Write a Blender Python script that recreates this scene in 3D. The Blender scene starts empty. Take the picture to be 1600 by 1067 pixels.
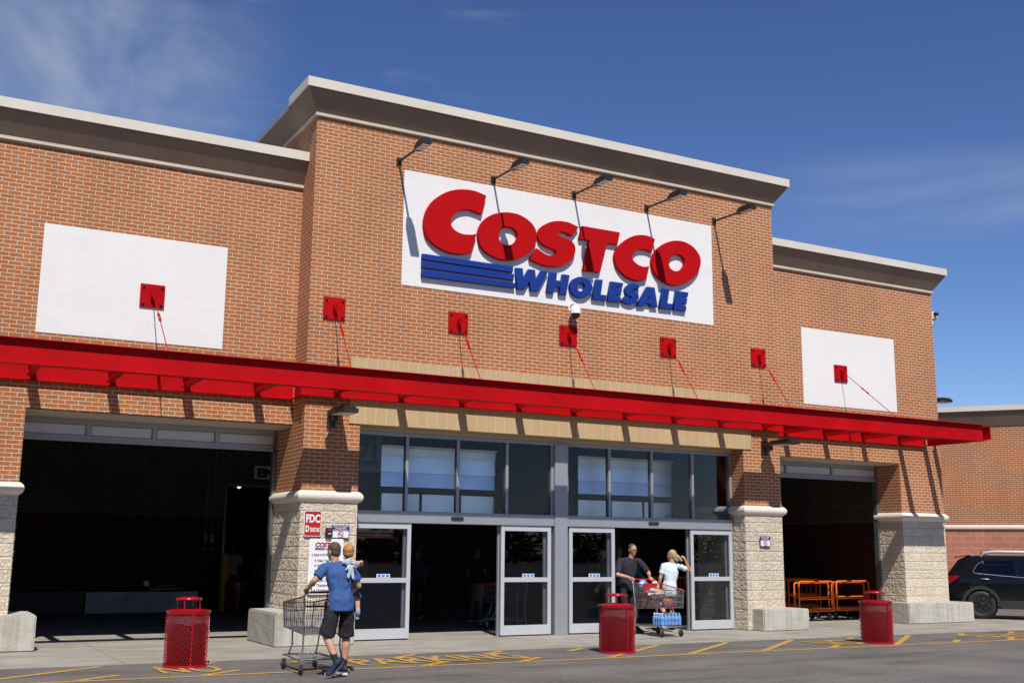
import bpy, bmesh, math, random
from mathutils import Vector, Matrix, noise
random.seed(7)
S = bpy.context.scene
COL = S.collection
R = math.radians

# ---------------------------------------------------------------- camera
cam = bpy.data.objects.new('camera', bpy.data.cameras.new('camera'))
COL.objects.link(cam)
_X = Vector((0.8768262522793445, -0.4807144084543092, 0.009454142911062557))
_U = Vector((-0.09657380266977775, -0.15682081341464837, 0.9828940599667224))
_F = Vector((0.4710087302287061, 0.8627403375201553, 0.1839290245283499))
cam.matrix_world = Matrix(((_X.x, _U.x, -_F.x, -6.13107), (_X.y, _U.y, -_F.y, -18.76655),
                           (_X.z, _U.z, -_F.z, 1.59734), (0, 0, 0, 1)))
cam.data.sensor_width = 36
cam.data.lens = 1743.232 / 1600 * 36
cam.data.clip_end = 3000
S.camera = cam

# ---------------------------------------------------------------- sky, sun, exposure
SUN = Vector((-0.29, -1.0, 1.35)).normalized()          # towards the sun
W = bpy.data.worlds.new('World'); S.world = W; W.use_nodes = True
wn, wl = W.node_tree.nodes, W.node_tree.links
wn.clear()
wo = wn.new('ShaderNodeOutputWorld'); bg = wn.new('ShaderNodeBackground')
sky = wn.new('ShaderNodeTexSky'); sky.sky_type = 'NISHITA'; sky.sun_disc = False
sky.sun_elevation = math.asin(SUN.z); sky.sun_rotation = math.atan2(SUN.x, SUN.y)
sky.air_density = 1.0; sky.dust_density = 0.0; sky.ozone_density = 6; sky.altitude = 0
bg.inputs['Strength'].default_value = 0.062
gm = wn.new('ShaderNodeGamma'); gm.inputs[1].default_value = 1.3; wl.new(sky.outputs[0], gm.inputs[0])      # deep polarised blue
tn = wn.new('ShaderNodeMixRGB'); tn.blend_type = 'MULTIPLY'; tn.inputs[0].default_value = 1; tn.inputs[2].default_value = (1.05, .955, 1.03, 1); wl.new(gm.outputs[0], tn.inputs[1])
# high thin cirrus: two patches fixed in the sky, streaked noise
tc = wn.new('ShaderNodeTexCoord')
def wmath(op, a, b=None, clamp=False):
    n = wn.new('ShaderNodeMath'); n.operation = op; n.use_clamp = clamp
    for i, v in enumerate((a, b)):
        if v is None: continue
        if isinstance(v, (int, float)): n.inputs[i].default_value = v
        else: wl.new(v, n.inputs[i])
    return n.outputs[0]
def patch(d, lo, hi):
    n = wn.new('ShaderNodeVectorMath'); n.operation = 'DOT_PRODUCT'
    nn = wn.new('ShaderNodeVectorMath'); nn.operation = 'NORMALIZE'
    wl.new(tc.outputs['Generated'], nn.inputs[0]); wl.new(nn.outputs[0], n.inputs[0])
    n.inputs[1].default_value = Vector(d).normalized()
    m = wn.new('ShaderNodeMapRange'); m.interpolation_type = 'SMOOTHSTEP'
    wl.new(n.outputs['Value'], m.inputs[0]); m.inputs[1].default_value = lo; m.inputs[2].default_value = hi
    return m.outputs[0]
def band(d1, d2, wd):
    """soft strip of sky along the great circle through two directions, fading at its left end"""
    nrm = Vector(d1).cross(Vector(d2)).normalized()
    nn = wn.new('ShaderNodeVectorMath'); nn.operation = 'NORMALIZE'; wl.new(tc.outputs['Generated'], nn.inputs[0])
    n = wn.new('ShaderNodeVectorMath'); n.operation = 'DOT_PRODUCT'; wl.new(nn.outputs[0], n.inputs[0]); n.inputs[1].default_value = nrm
    m = wn.new('ShaderNodeMapRange'); m.interpolation_type = 'SMOOTHSTEP'; wl.new(wmath('ABSOLUTE', n.outputs['Value']), m.inputs[0])
    m.inputs[1].default_value = wd; m.inputs[2].default_value = 0
    return wmath('MULTIPLY', m.outputs[0], patch((0.90, 0.56, 0.31), 0.955, .995))
def streak(rot, sc, scale, lo, hi, dist):
    mp = wn.new('ShaderNodeMapping'); mp.inputs['Rotation'].default_value = rot; mp.inputs['Scale'].default_value = sc
    wl.new(tc.outputs['Generated'], mp.inputs['Vector'])
    nz = wn.new('ShaderNodeTexNoise'); nz.inputs['Scale'].default_value = scale; nz.inputs['Detail'].default_value = 9
    nz.inputs['Roughness'].default_value = 0.58; nz.inputs['Distortion'].default_value = dist
    wl.new(mp.outputs[0], nz.inputs['Vector'])
    m = wn.new('ShaderNodeMapRange'); m.interpolation_type = 'SMOOTHSTEP'
    wl.new(nz.outputs[0], m.inputs[0]); m.inputs[1].default_value = lo; m.inputs[2].default_value = hi
    return m.outputs[0]
c1 = wmath('MULTIPLY', patch((0.02, 1.03, 0.455), 0.966, .999), streak((0.3, 0.6, 0.5), (1.5, 1.5, 2.6), 2.6, 0.24, 0.78, .9))
c2 = wmath('MULTIPLY', band((0.682, 0.720, 0.3105), (0.905, 0.555, 0.3105), .050), streak((0.12, -0.25, 0.1), (1.2, 1.2, 5.0), 3.2, 0.20, 0.75, 0.5))
c3 = wmath('MULTIPLY', patch((0.30, 0.95, 0.44), 0.975, 1.0), streak((0.2, 0.7, 0.0), (1.2, 1.0, 10.0), 2.6, 0.52, 0.85, 1.4))
cf = wmath('ADD', wmath('ADD', wmath('MULTIPLY', c1, 0.85), wmath('MULTIPLY', c2, 0.50)), wmath('MULTIPLY', c3, 0.3), True)
mx = wn.new('ShaderNodeMixRGB'); wl.new(cf, mx.inputs[0]); wl.new(tn.outputs[0], mx.inputs[1])
mx.inputs[2].default_value = (7.6, 8.7, 10.2, 1)
wl.new(mx.outputs[0], bg.inputs['Color']); wl.new(bg.outputs[0], wo.inputs['Surface'])

sun = bpy.data.objects.new('sun', bpy.data.lights.new('sun', 'SUN'))
sun.data.energy = 5.0; sun.data.angle = R(0.53); sun.data.color = (1.0, 0.955, 0.89)
sun.rotation_euler = SUN.to_track_quat('Z', 'Y').to_euler()
COL.objects.link(sun)
S.view_settings.view_transform = 'Standard'; S.view_settings.look = 'None'
S.view_settings.exposure = 0; S.view_settings.gamma = 1; S.view_settings.use_curve_mapping = False

# ---------------------------------------------------------------- materials
def mat(name):
    m = bpy.data.materials.new(name); m.use_nodes = True
    return m, m.node_tree.nodes, m.node_tree.links, m.node_tree.nodes['Principled BSDF']
def noise_col(N, L, scale, a, b, lo=0.35, hi=0.65, detail=6, vec=None, rough=0.55):
    nz = N.new('ShaderNodeTexNoise'); nz.inputs['Scale'].default_value = scale; nz.inputs['Detail'].default_value = detail
    nz.inputs['Roughness'].default_value = rough
    if vec is not None: L.new(vec, nz.inputs['Vector'])
    rp = N.new('ShaderNodeValToRGB'); rp.color_ramp.elements[0].position = lo; rp.color_ramp.elements[1].position = hi
    rp.color_ramp.elements[0].color = (*a, 1); rp.color_ramp.elements[1].color = (*b, 1)
    L.new(nz.outputs[0], rp.inputs[0])
    return rp.outputs[0], nz.outputs[0]
def bump(N, L, bs, h, strength, dist=0.01):
    b = N.new('ShaderNodeBump'); b.inputs['Strength'].default_value = strength; b.inputs['Distance'].default_value = dist
    L.new(h, b.inputs['Height']); L.new(b.outputs[0], bs.inputs['Normal']); return b
def mul(N, L, a, b, f=1.0, kind='MULTIPLY'):
    m = N.new('ShaderNodeMixRGB'); m.blend_type = kind; m.inputs[0].default_value = f
    for i, v in ((1, a), (2, b)):
        if isinstance(v, tuple): m.inputs[i].default_value = (*v, 1)
        else: L.new(v, m.inputs[i])
    return m.outputs[0]
def objc(N):
    return N.new('ShaderNodeTexCoord').outputs['Object']
def simple(name, col, rough=0.5, metal=0.0, var=0.12, scale=6, bmp=0.0, bscale=60, spec=0.5, coat=0.0):
    m, N, L, b = mat(name)
    oc = objc(N)
    lo = tuple(c * (1 - var) for c in col); hi = tuple(min(1, c * (1 + var)) for c in col)
    c, _ = noise_col(N, L, scale, lo, hi, 0.3, 0.7, vec=oc)
    L.new(c, b.inputs['Base Color']); b.inputs['Roughness'].default_value = rough; b.inputs['Metallic'].default_value = metal
    b.inputs['Specular IOR Level'].default_value = spec; b.inputs['Coat Weight'].default_value = coat
    if bmp:
        nz = N.new('ShaderNodeTexNoise'); nz.inputs['Scale'].default_value = bscale; nz.inputs['Detail'].default_value = 5
        L.new(oc, nz.inputs['Vector']); bump(N, L, b, nz.outputs[0], bmp, 0.01)
    return m
def masonry(name, c1, c2, mortar, bw, rh, ms, bmp=0.5, grain=0.25, rough=0.85, stain=0.18, squash=0):
    m, N, L, b = mat(name)
    t = N.new('ShaderNodeTexCoord')
    sp = N.new('ShaderNodeSeparateXYZ'); L.new(t.outputs['Object'], sp.inputs[0])
    sn = N.new('ShaderNodeSeparateXYZ'); L.new(t.outputs['Normal'], sn.inputs[0])
    ab = N.new('ShaderNodeMath'); ab.operation = 'ABSOLUTE'; L.new(sn.outputs[0], ab.inputs[0])
    gt = N.new('ShaderNodeMath'); gt.operation = 'GREATER_THAN'; L.new(ab.outputs[0], gt.inputs[0]); gt.inputs[1].default_value = 0.72
    mxn = N.new('ShaderNodeMix'); mxn.data_type = 'FLOAT'; L.new(gt.outputs[0], mxn.inputs[0]); L.new(sp.outputs[0], mxn.inputs[2]); L.new(sp.outputs[1], mxn.inputs[3])
    cb = N.new('ShaderNodeCombineXYZ'); L.new(mxn.outputs[0], cb.inputs[0]); L.new(sp.outputs[2], cb.inputs[1])
    br = N.new('ShaderNodeTexBrick'); L.new(cb.outputs[0], br.inputs['Vector'])
    br.inputs['Scale'].default_value = 1; br.inputs['Brick Width'].default_value = bw; br.inputs['Row Height'].default_value = rh
    br.inputs['Mortar Size'].default_value = ms; br.inputs['Mortar Smooth'].default_value = 0.25; br.inputs['Bias'].default_value = 0.0
    br.offset = 0.5
    br.inputs['Color1'].default_value = (*c1, 1); br.inputs['Color2'].default_value = (*c2, 1); br.inputs['Mortar'].default_value = (*mortar, 1)
    g, gh = noise_col(N, L, 55, (1 - grain,) * 3, (1 + grain * .5,) * 3, 0.3, 0.7, vec=t.outputs['Object'])
    s, _ = noise_col(N, L, 0.55, (1 - stain,) * 3, (1.0,) * 3, 0.35, 0.6, vec=t.outputs['Object'])
    mp = N.new('ShaderNodeMapping'); mp.inputs['Scale'].default_value = (2.2, 2.2, 0.22); L.new(t.outputs['Object'], mp.inputs[0])
    s2, _ = noise_col(N, L, 1.3, (1 - stain * .7,) * 3, (1.0,) * 3, 0.38, 0.58, vec=mp.outputs[0])
    c = mul(N, L, mul(N, L, mul(N, L, br.outputs['Color'], g), s), s2)
    L.new(c, b.inputs['Base Color']); b.inputs['Roughness'].default_value = rough; b.inputs['Specular IOR Level'].default_value = 0.25
    iv = N.new('ShaderNodeMath'); iv.operation = 'MULTIPLY_ADD'; L.new(br.outputs['Fac'], iv.inputs[0]); iv.inputs[1].default_value = -1; iv.inputs[2].default_value = 1
    ad = N.new('ShaderNodeMath'); ad.operation = 'MULTIPLY_ADD'; L.new(gh, ad.inputs[0]); ad.inputs[1].default_value = 0.45; L.new(iv.outputs[0], ad.inputs[2])
    bump(N, L, b, ad.outputs[0], bmp, 0.006)
    return m
M = {}
M['brick'] = masonry('brick', (.475, .172, .058), (.415, .145, .048), (.74, .68, .55), .2080, .0693, .0050, bmp=.4, stain=.10)
M['stone'] = masonry('split_face_stone', (.735, .635, .49), (.655, .56, .425), (.58, .54, .52), .4064, .2032, .0045, 0.9, 0.45, 0.95, 0.10)
M['redstone'] = masonry('red_split_face', (.58, .235, .15), (.50, .195, .122), (.74, .62, .52), .4064, .2032, .006, 1.0, 0.4, 0.95, 0.12)
M['band'] = masonry('tan_band', (.56, .405, .225), (.525, .38, .21), (.70, .60, .46), .2032, 10.0, .0045, 0.3, 0.22, 0.9, 0.03)
M['whitecmu'] = masonry('white_painted_block', (.80, .785, .755), (.785, .77, .74), (.69, .675, .65), .4064, .2166 * .938, .0025, 0.25, 0.03, 0.7, 0.025)
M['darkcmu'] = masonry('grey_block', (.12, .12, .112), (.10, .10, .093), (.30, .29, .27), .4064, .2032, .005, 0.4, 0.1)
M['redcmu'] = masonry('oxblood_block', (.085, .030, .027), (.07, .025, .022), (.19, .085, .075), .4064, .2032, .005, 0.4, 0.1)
M['stucco'] = simple('taupe_stucco', (.25, .185, .13), 0.95, 0, 0.12, 1.2, 0.3, 40)
M['coping'] = simple('beige_metal', (.66, .60, .50), 0.45, 0, 0.05, 1.5)
M['trim'] = simple('beige_trim', (.56, .49, .39), 0.7, 0, 0.08, 2)
M['cap'] = simple('cast_stone', (.70, .63, .53), 0.8, 0, 0.06, 3, 0.1, 80)
M['red'] = simple('red_steel', (.43, .004, .007), 0.55, 0, 0.14, 1.4, 0.03, 30, spec=.07)
M['redlet'] = simple('red_letter', (.44, .005, .007), 0.65, 0, 0.05, 2, spec=.06)
M['bluelet'] = simple('blue_letter', (.010, .038, .235), 0.6, 0, 0.06, 2, spec=.15)
M['redbin'] = simple('red_coated', (.38, .004, .012), 0.22, 0, 0.1, 5, spec=0.6)
M['alu'] = simple('shaded_aluminium', (.35, .36, .38), 0.42, 0.35, 0.05, 3)  # entrance shade darkened into this colour; sunlit door leaves use the brighter copy
M['alu2'] = simple('bright_aluminium', (.60, .605, .62), 0.4, 0.3, 0.04, 3)
M['darkmetal'] = simple('bronze_metal', (.028, .025, .024), 0.45, 0.3, 0.1, 8)
M['black'] = simple('black_rubber', (.018, .018, .018), 0.6, 0, 0.15, 20)
M['white'] = simple('white_enamel', (.80, .80, .79), 0.4, 0, 0.03, 5)
M['chrome'] = simple('zinc_wire', (.36, .37, .39), 0.38, 0.75, 0.12, 12)
M['orange'] = simple('orange_paint', (.78, .145, .008), 0.4, 0, 0.15, 9)
M['yellow'] = simple('yellow_paint', (.60, .36, .03), 0.55, 0, 0.2, 12)
M['lens'] = simple('lamp_lens', (.62, .62, .62), 0.3, 0, 0.05, 12)
M['panelw'] = simple('galvanised_panel', (.86, .89, .92), 0.30, 0.85, 0.10, 1.5, 0.9, 1.6)
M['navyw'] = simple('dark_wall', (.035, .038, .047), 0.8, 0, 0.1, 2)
M['steelpl'] = simple('steel_plate', (.22, .23, .25), 0.4, 0.7, 0.2, 4)
M['ink'] = simple('black_ink', (.02, .02, .02), 0.6, 0, 0.0, 2)
M['signred'] = simple('sign_red', (.45, .012, .018), 0.4, 0, 0.04, 5)
M['signblue'] = simple('sign_blue', (.018, .022, .16), 0.4, 0, 0.04, 5)
M['graysign'] = simple('grey_sign', (.30, .29, .27), 0.6, 0, 0.04, 5)

def glass(name, tint, rough=0.0, base_fac=1.0):
    m, N, L, b = mat(name); N.remove(b)
    o = [n for n in N if n.type == 'OUTPUT_MATERIAL'][0]
    tr = N.new('ShaderNodeBsdfTransparent'); tr.inputs[0].default_value = (*tint, 1)
    gl = N.new('ShaderNodeBsdfGlossy'); gl.inputs['Roughness'].default_value = rough
    oc = objc(N); nz = N.new('ShaderNodeTexNoise'); nz.inputs['Scale'].default_value = 1.1; L.new(oc, nz.inputs['Vector'])
    bp = N.new('ShaderNodeBump'); bp.inputs['Strength'].default_value = 0.02; bp.inputs['Distance'].default_value = 0.05; L.new(nz.outputs[0], bp.inputs['Height']); L.new(bp.outputs[0], gl.inputs['Normal'])
    fr = N.new('ShaderNodeFresnel'); fr.inputs[0].default_value = 1.5
    k = N.new('ShaderNodeMath'); k.operation = 'MULTIPLY'; k.use_clamp = True; L.new(fr.outputs[0], k.inputs[0]); k.inputs[1].default_value = base_fac
    mxs = N.new('ShaderNodeMixShader'); L.new(k.outputs[0], mxs.inputs[0]); L.new(tr.outputs[0], mxs.inputs[1]); L.new(gl.outputs[0], mxs.inputs[2])
    L.new(mxs.outputs[0], o.inputs[0])
    return m
M['glass'] = glass('storefront_glass', (.89, .905, .925), 0.0, .40)
M['carglass'] = glass('tinted_car_glass', (.10, .11, .12), 0.0, 1.3)
M['lightglass'] = glass('clear_car_glass', (.7, .75, .75), 0.0, 1.5)

def asphalt():
    m, N, L, b = mat('asphalt'); oc = objc(N)
    c, h = noise_col(N, L, 34, (.085, .078, .071), (.265, .243, .222), 0.28, 0.74, 9, oc, 0.8)
    c2, _ = noise_col(N, L, 0.5, (.72, .72, .72), (1.08, 1.07, 1.06), 0.32, 0.66, 6, oc)
    mp = N.new('ShaderNodeMapping'); mp.inputs['Scale'].default_value = (.35, 1.6, 1); L.new(oc, mp.inputs[0])
    c3, _ = noise_col(N, L, 0.9, (.60, .59, .58), (1, 1, 1), 0.30, 0.50, 7, mp.outputs[0], 0.65)
    c4, _ = noise_col(N, L, 9, (.86, .86, .86), (1.05, 1.05, 1.05), 0.3, 0.7, 6, oc)
    L.new(mul(N, L, mul(N, L, mul(N, L, c, c2), c3), c4), b.inputs['Base Color']); b.inputs['Roughness'].default_value = 0.9
    b.inputs['Specular IOR Level'].default_value = 0.3
    bump(N, L, b, h, 0.6, 0.006); return m
M['asphalt'] = asphalt()
def concrete(name, col, streaky=False, joints=0, dark=.72, fine=.14):
    m, N, L, b = mat(name); oc = objc(N)
    lo = tuple(x * dark for x in col)
    c, _ = noise_col(N, L, 1.1, lo, col, 0.30, 0.62, 8, oc, 0.62)
    c2, h = noise_col(N, L, 38, (1 - fine,) * 3, (1.05,) * 3, 0.3, 0.7, 6, oc)
    c = mul(N, L, c, c2)
    if streaky:
        mp = N.new('ShaderNodeMapping'); mp.inputs['Scale'].default_value = (7, 7, 0.5); L.new(oc, mp.inputs[0])
        c3, _ = noise_col(N, L, 1.6, (.78, .745, .69), (1, 1, 1), 0.32, 0.56, 7, mp.outputs[0])
        c = mul(N, L, c, c3)
    else:
        mp = N.new('ShaderNodeMapping'); mp.inputs['Scale'].default_value = (.5, 2.2, 1); L.new(oc, mp.inputs[0])
        c3, _ = noise_col(N, L, 1.2, (.78, .77, .75), (1, 1, 1), 0.36, 0.56, 7, mp.outputs[0])
        c = mul(N, L, c, c3)
    if joints:
        br = N.new('ShaderNodeTexBrick'); L.new(oc, br.inputs['Vector']); br.inputs['Scale'].default_value = 1; br.offset = 0
        br.inputs['Brick Width'].default_value = joints; br.inputs['Row Height'].default_value = 6.0; br.inputs['Mortar Size'].default_value = .006
        br.inputs['Color1'].default_value = br.inputs['Color2'].default_value = (1, 1, 1, 1); br.inputs['Mortar'].default_value = (.5, .48, .45, 1)
        c = mul(N, L, c, br.outputs['Color'])
    L.new(c, b.inputs['Base Color']); b.inputs['Roughness'].default_value = 0.88; b.inputs['Specular IOR Level'].default_value = 0.3
    bump(N, L, b, h, 0.35, 0.006); return m
M['concrete'] = concrete('pavement_concrete', (.395, .362, .305), joints=3.1)
M['block'] = concrete('cast_concrete', (.54, .515, .445), True, dark=.8)
def paint(lo=.30, hi=.46):
    m, N, L, b = mat('worn_road_paint'); oc = objc(N)
    c, h = noise_col(N, L, 26, (.17, .14, .10), (.60, .335, .045), lo, hi, 8, oc, 0.7)
    L.new(c, b.inputs['Base Color']); b.inputs['Roughness'].default_value = 0.75; return m
M['paint'] = paint(.35, .56); M['oldpaint'] = paint(.37, .57)

# ---------------------------------------------------------------- mesh helpers
class MB:
    """collects shapes for ONE mesh object (world coordinates)"""
    def __init__(s): s.v = []; s.f = []; s.sm = []
    def add(s, vs, fs, smooth=False):
        o = len(s.v); s.v += [tuple(v) for v in vs]
        for f in fs: s.f.append(tuple(i + o for i in f)); s.sm.append(smooth)
        return s
    def box(s, x0, x1, y0, y1, z0, z1, b=0.0):
        if b <= 0:
            vs = [(x, y, z) for z in (z0, z1) for y in (y0, y1) for x in (x0, x1)]
            return s.add(vs, [(0, 2, 3, 1), (4, 5, 7, 6), (0, 1, 5, 4), (2, 6, 7, 3), (0, 4, 6, 2), (1, 3, 7, 5)])
        bm = bmesh.new(); bmesh.ops.create_cube(bm, size=1)
        for v in bm.verts: v.co = Vector(((x0 + x1) / 2 + v.co.x * (x1 - x0), (y0 + y1) / 2 + v.co.y * (y1 - y0), (z0 + z1) / 2 + v.co.z * (z1 - z0)))
        bmesh.ops.bevel(bm, geom=bm.edges[:], offset=b, segments=2, affect='EDGES', profile=0.5)
        bm.verts.index_update(); s.add([v.co for v in bm.verts], [[v.index for v in f.verts] for f in bm.faces]); bm.free(); return s
    def obox(s, c, ax, ay, az, b=0):
        """box with centre c and half-axis vectors"""
        c, ax, ay, az = map(Vector, (c, ax, ay, az))
        vs = [c + ax * i + ay * j + az * k for k in (-1, 1) for j in (-1, 1) for i in (-1, 1)]
        return s.add(vs, [(0, 2, 3, 1), (4, 5, 7, 6), (0, 1, 5, 4), (2, 6, 7, 3), (0, 4, 6, 2), (1, 3, 7, 5)])
    def tube(s, pts, r, n=8, close=False, smooth=True):
        pts = [Vector(p) for p in pts]; rr = r if isinstance(r, (list, tuple)) else [r] * len(pts)
        vs = []; m = len(pts); prev = None
        for i, p in enumerate(pts):
            if close: d = (pts[(i + 1) % m] - pts[i - 1])
            else: d = (pts[min(i + 1, m - 1)] - pts[max(i - 1, 0)])
            d.normalize()
            a = Vector((0, 0, 1)) if abs(d.z) < 0.95 else Vector((0, 1, 0))
            if prev is None: u = d.cross(a).normalized()
            else:
                u = (prev - d * prev.dot(d))
                u = u.normalized() if u.length > 1e-6 else d.cross(a).normalized()
            prev = u; w = d.cross(u)
            vs += [p + (u * math.cos(2 * math.pi * k / n) + w * math.sin(2 * math.pi * k / n)) * rr[i] for k in range(n)]
        fs = [(i * n + k, i * n + (k + 1) % n, ((i + 1) % m) * n + (k + 1) % n, ((i + 1) % m) * n + k) for i in range(m if close else m - 1) for k in range(n)]
        s.add(vs, fs, smooth)
        if not close: s.add(vs[:n], [tuple(range(n))[::-1]]); s.add(vs[-n:], [tuple(range(n))])
        return s
    def lathe(s, c, prof, n=32, axis=(0, 0, 1), smooth=True):
        """prof: list of (radius, height along axis)"""
        c = Vector(c); a = Vector(axis).normalized()
        u = a.orthogonal().normalized(); w = a.cross(u); vs = []; m = len(prof)
        for r, h in prof: vs += [c + a * h + (u * math.cos(2 * math.pi * k / n) + w * math.sin(2 * math.pi * k / n)) * max(r, 1e-4) for k in range(n)]
        fs = [(i * n + k, i * n + (k + 1) % n, (i + 1) * n + (k + 1) % n, (i + 1) * n + k) for i in range(m - 1) for k in range(n)]
        s.add(vs, fs, smooth)
        if prof[0][0] > 1e-3: s.add(vs[:n], [tuple(range(n))[::-1]])
        if prof[-1][0] > 1e-3: s.add(vs[-n:], [tuple(range(n))])
        return s
    def prism(s, poly, a, b, f):
        """poly: 2D points; f(u,v,d) gives 3D; extruded from d=a to d=b"""
        n = len(poly); vs = [f(u, v, a) for u, v in poly] + [f(u, v, b) for u, v in poly]
        return s.add(vs, [tuple(range(n)), tuple(range(n, 2 * n))[::-1]] + [(i, n + i, n + (i + 1) % n, (i + 1) % n) for i in range(n)])
    def build(s, name, material, parent=None, fix=True):
        me = bpy.data.meshes.new(name); me.from_pydata(s.v, [], s.f)
        me.polygons.foreach_set('use_smooth', s.sm)
        if fix:
            bm = bmesh.new(); bm.from_mesh(me); bmesh.ops.recalc_face_normals(bm, faces=bm.faces[:]); bm.to_mesh(me); bm.free()
        me.materials.append(M[material] if isinstance(material, str) else material)
        return link(name, me, parent)
def link(name, me, parent=None):
    o = bpy.data.objects.new(name, me); COL.objects.link(o)
    if parent is not None: adopt(o, parent)
    return o
def world_loc(o):
    p = Vector(o.location)
    if o.parent: p = world_loc(o.parent) + p if o.type == 'EMPTY' and o.parent.type == 'EMPTY' else p
    return p
def adopt(o, parent):
    o.parent = parent
    root = parent
    while root.parent: root = root.parent
    # children meshes are written in world coordinates: undo the root's own location
    if parent.type == 'EMPTY': o.matrix_parent_inverse = Matrix.Translation(-Vector(parent.location))
def tag(o, label, cat, group=None, kind=None):
    if label: o['label'] = label
    if cat: o['category'] = cat
    if group: o['group'] = group
    if kind: o['kind'] = kind
    return o
def thing(name, label, cat, loc=(0, 0, 0), group=None):
    o = bpy.data.objects.new(name, None); COL.objects.link(o); o.location = loc; o.empty_display_size = 0.2
    return tag(o, label, cat, group)
def copy_thing(root, delta, label, group=None):
    """copies a thing with its parts and sub-parts and moves it"""
    r = root.copy(); COL.objects.link(r); r.location = Vector(root.location) + Vector(delta)
    r['label'] = label
    for ch in list(root.children):
        c = ch.copy(); COL.objects.link(c); c.parent = r
        for g in list(ch.children):
            d = g.copy(); COL.objects.link(d); d.parent = c
    return r
def text_mesh(body, f, size=1.0, align='LEFT', bold=0.0, shear=0.0, sx=1.0, extrude=0.0, spacing=1.0):
    """lettering as a flat mesh builder: f(u, v) -> world point"""
    cu = bpy.data.curves.new('t', 'FONT'); cu.body = body; cu.size = size; cu.align_x = align; cu.offset = bold; cu.shear = shear
    cu.space_character = spacing; cu.resolution_u = 3
    ob = bpy.data.objects.new('t', cu); COL.objects.link(ob)
    dg = bpy.context.evaluated_depsgraph_get(); me = bpy.data.meshes.new_from_object(ob.evaluated_get(dg))
    vs = [f(v.co.x * sx, v.co.y) for v in me.vertices]; fs = [tuple(p.vertices) for p in me.polygons]
    bpy.data.objects.remove(ob); bpy.data.curves.remove(cu); bpy.data.meshes.remove(me)
    mb = MB(); mb.add(vs, fs); return mb
def text_width(body, size=1.0, bold=0.0):
    cu = bpy.data.curves.new('t', 'FONT'); cu.body = body; cu.size = size; cu.offset = bold
    ob = bpy.data.objects.new('t', cu); COL.objects.link(ob)
    bpy.context.view_layer.update(); w = ob.dimensions.x
    bpy.data.objects.remove(ob); bpy.data.curves.remove(cu); return w
def fit_text(body, x0, x1, z0, h, y, bold=0.0, shear=0.0):
    """text on a wall facing -y, fitted between x0 and x1, cap height h"""
    size = h / 0.73; w = text_width(body, size, bold)
    k = (x1 - x0) / w
    return text_mesh(body, lambda u, v: (x0 + u, y, z0 + v), size, 'LEFT', bold, shear, k)
# ================================================================ SETTING
YW, YS = 0.675, 0.45
g = MB(); g.add([(-500, -500, -.02), (500, -500, -.02), (500, 500, -.02), (-500, 500, -.02)], [(0, 1, 2, 3)])
tag(g.build('road', 'asphalt', fix=False), 'grey asphalt drive lane in front of the store', 'road', kind='structure')
g = MB(); g.prism([(-40, -2.05), (60, -2.05), (60, 1.66), (17.5, 1.66), (17.5, 16), (-6.2, 16), (-40, 16)], -.018, -.004, lambda u, v, d: (u, v, d))
tag(g.build('pavement', 'concrete'), 'pale concrete apron along the store front', 'pavement', kind='structure')
# painted markings, 4 mm above the road
mk = MB()
def strip(x0, y0, x1, y1, w, z=-.0145):
    d = Vector((x1 - x0, y1 - y0, 0)).normalized(); n = Vector((-d.y, d.x, 0)) * w / 2
    N = 12; vs = []
    for i in range(N + 1):
        p = Vector((x0, y0, z)).lerp(Vector((x1, y1, z)), i / N)
        vs += [p + n, p - n]
    mk.add(vs, [(2 * i, 2 * i + 1, 2 * i + 3, 2 * i + 2) for i in range(N)])
strip(-14, -3.86, 30, -3.86, .11)
for k in range(-10, 12):
    xb = 6.92 + 1.56 * k
    def seg(a, b): strip(xb + 2.12 * a, -3.80 + 1.62 * a, xb + 2.12 * b, -3.80 + 1.62 * b, .12)
    hit = [w for w in ((-3.05, -1.95), (-.35, 2.75), (8.7, 10.2), (13.0, 15.9)) if xb + 1.7 > w[0] and xb + .3 < w[1]]
    if hit: seg(0, .28); seg(.74, 1)
    else: seg(0, 1)
tag(mk.build('road_marking', 'paint', fix=False), 'worn yellow hatched no-stopping zone with a long edge line', 'marking', kind='structure')
def ground_text(body, x0, x1, name):
    size = .9 / .73; w = text_width(body, size)
    t = text_mesh(body, lambda u, v: (x0 + u, -3.42 + v, -.0105), size, bold=.03, sx=(x1 - x0) / w)
    tag(t.build(name, 'oldpaint', fix=False), 'worn yellow painted lettering on the road', 'marking', kind='structure')
ground_text('NO', -2.88, -2.08, 'road_lettering'); ground_text('PARKING', -.15, 2.6, 'road_lettering')
ground_text('NO', 8.85, 9.75, 'road_lettering'); ground_text('PARKING', 13.05, 15.8, 'road_lettering')

# ================================================================ STORE BUILDING
B = thing('store_building', 'large brown brick warehouse store with a taller central entrance block and taupe cornice', 'building', (5.43, 4, 0))
def bp(mb, name, m, parent=None): return mb.build(name, m, parent or B)
# central block: shell with a hollow upper part (skylight added to light the clerestory panels)
w = MB()
w.box(0, 10.863, 0, .40, 5.0, 9.40)
w.box(0, .40, .40, 6.5, 3.795, 9.40); w.box(10.463, 10.863, .40, 6.5, 3.795, 9.40)
w.box(.40, 10.463, 6.1, 6.5, 4.7, 9.40)
w.box(0, .815, 0, .40, 3.795, 5.0); w.box(10.04, 10.863, 0, .40, 3.795, 5.0)
w.box(0, 1.034, 0, .40, 2.59, 3.795); w.box(0, 1.034, .40, 1.62, 2.59, 3.795)
w.box(9.829, 10.863, 0, .40, 2.59, 3.795); w.box(9.829, 10.863, .40, 1.62, 2.59, 3.795)
bp(w, 'brick_wall', 'brick')
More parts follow.
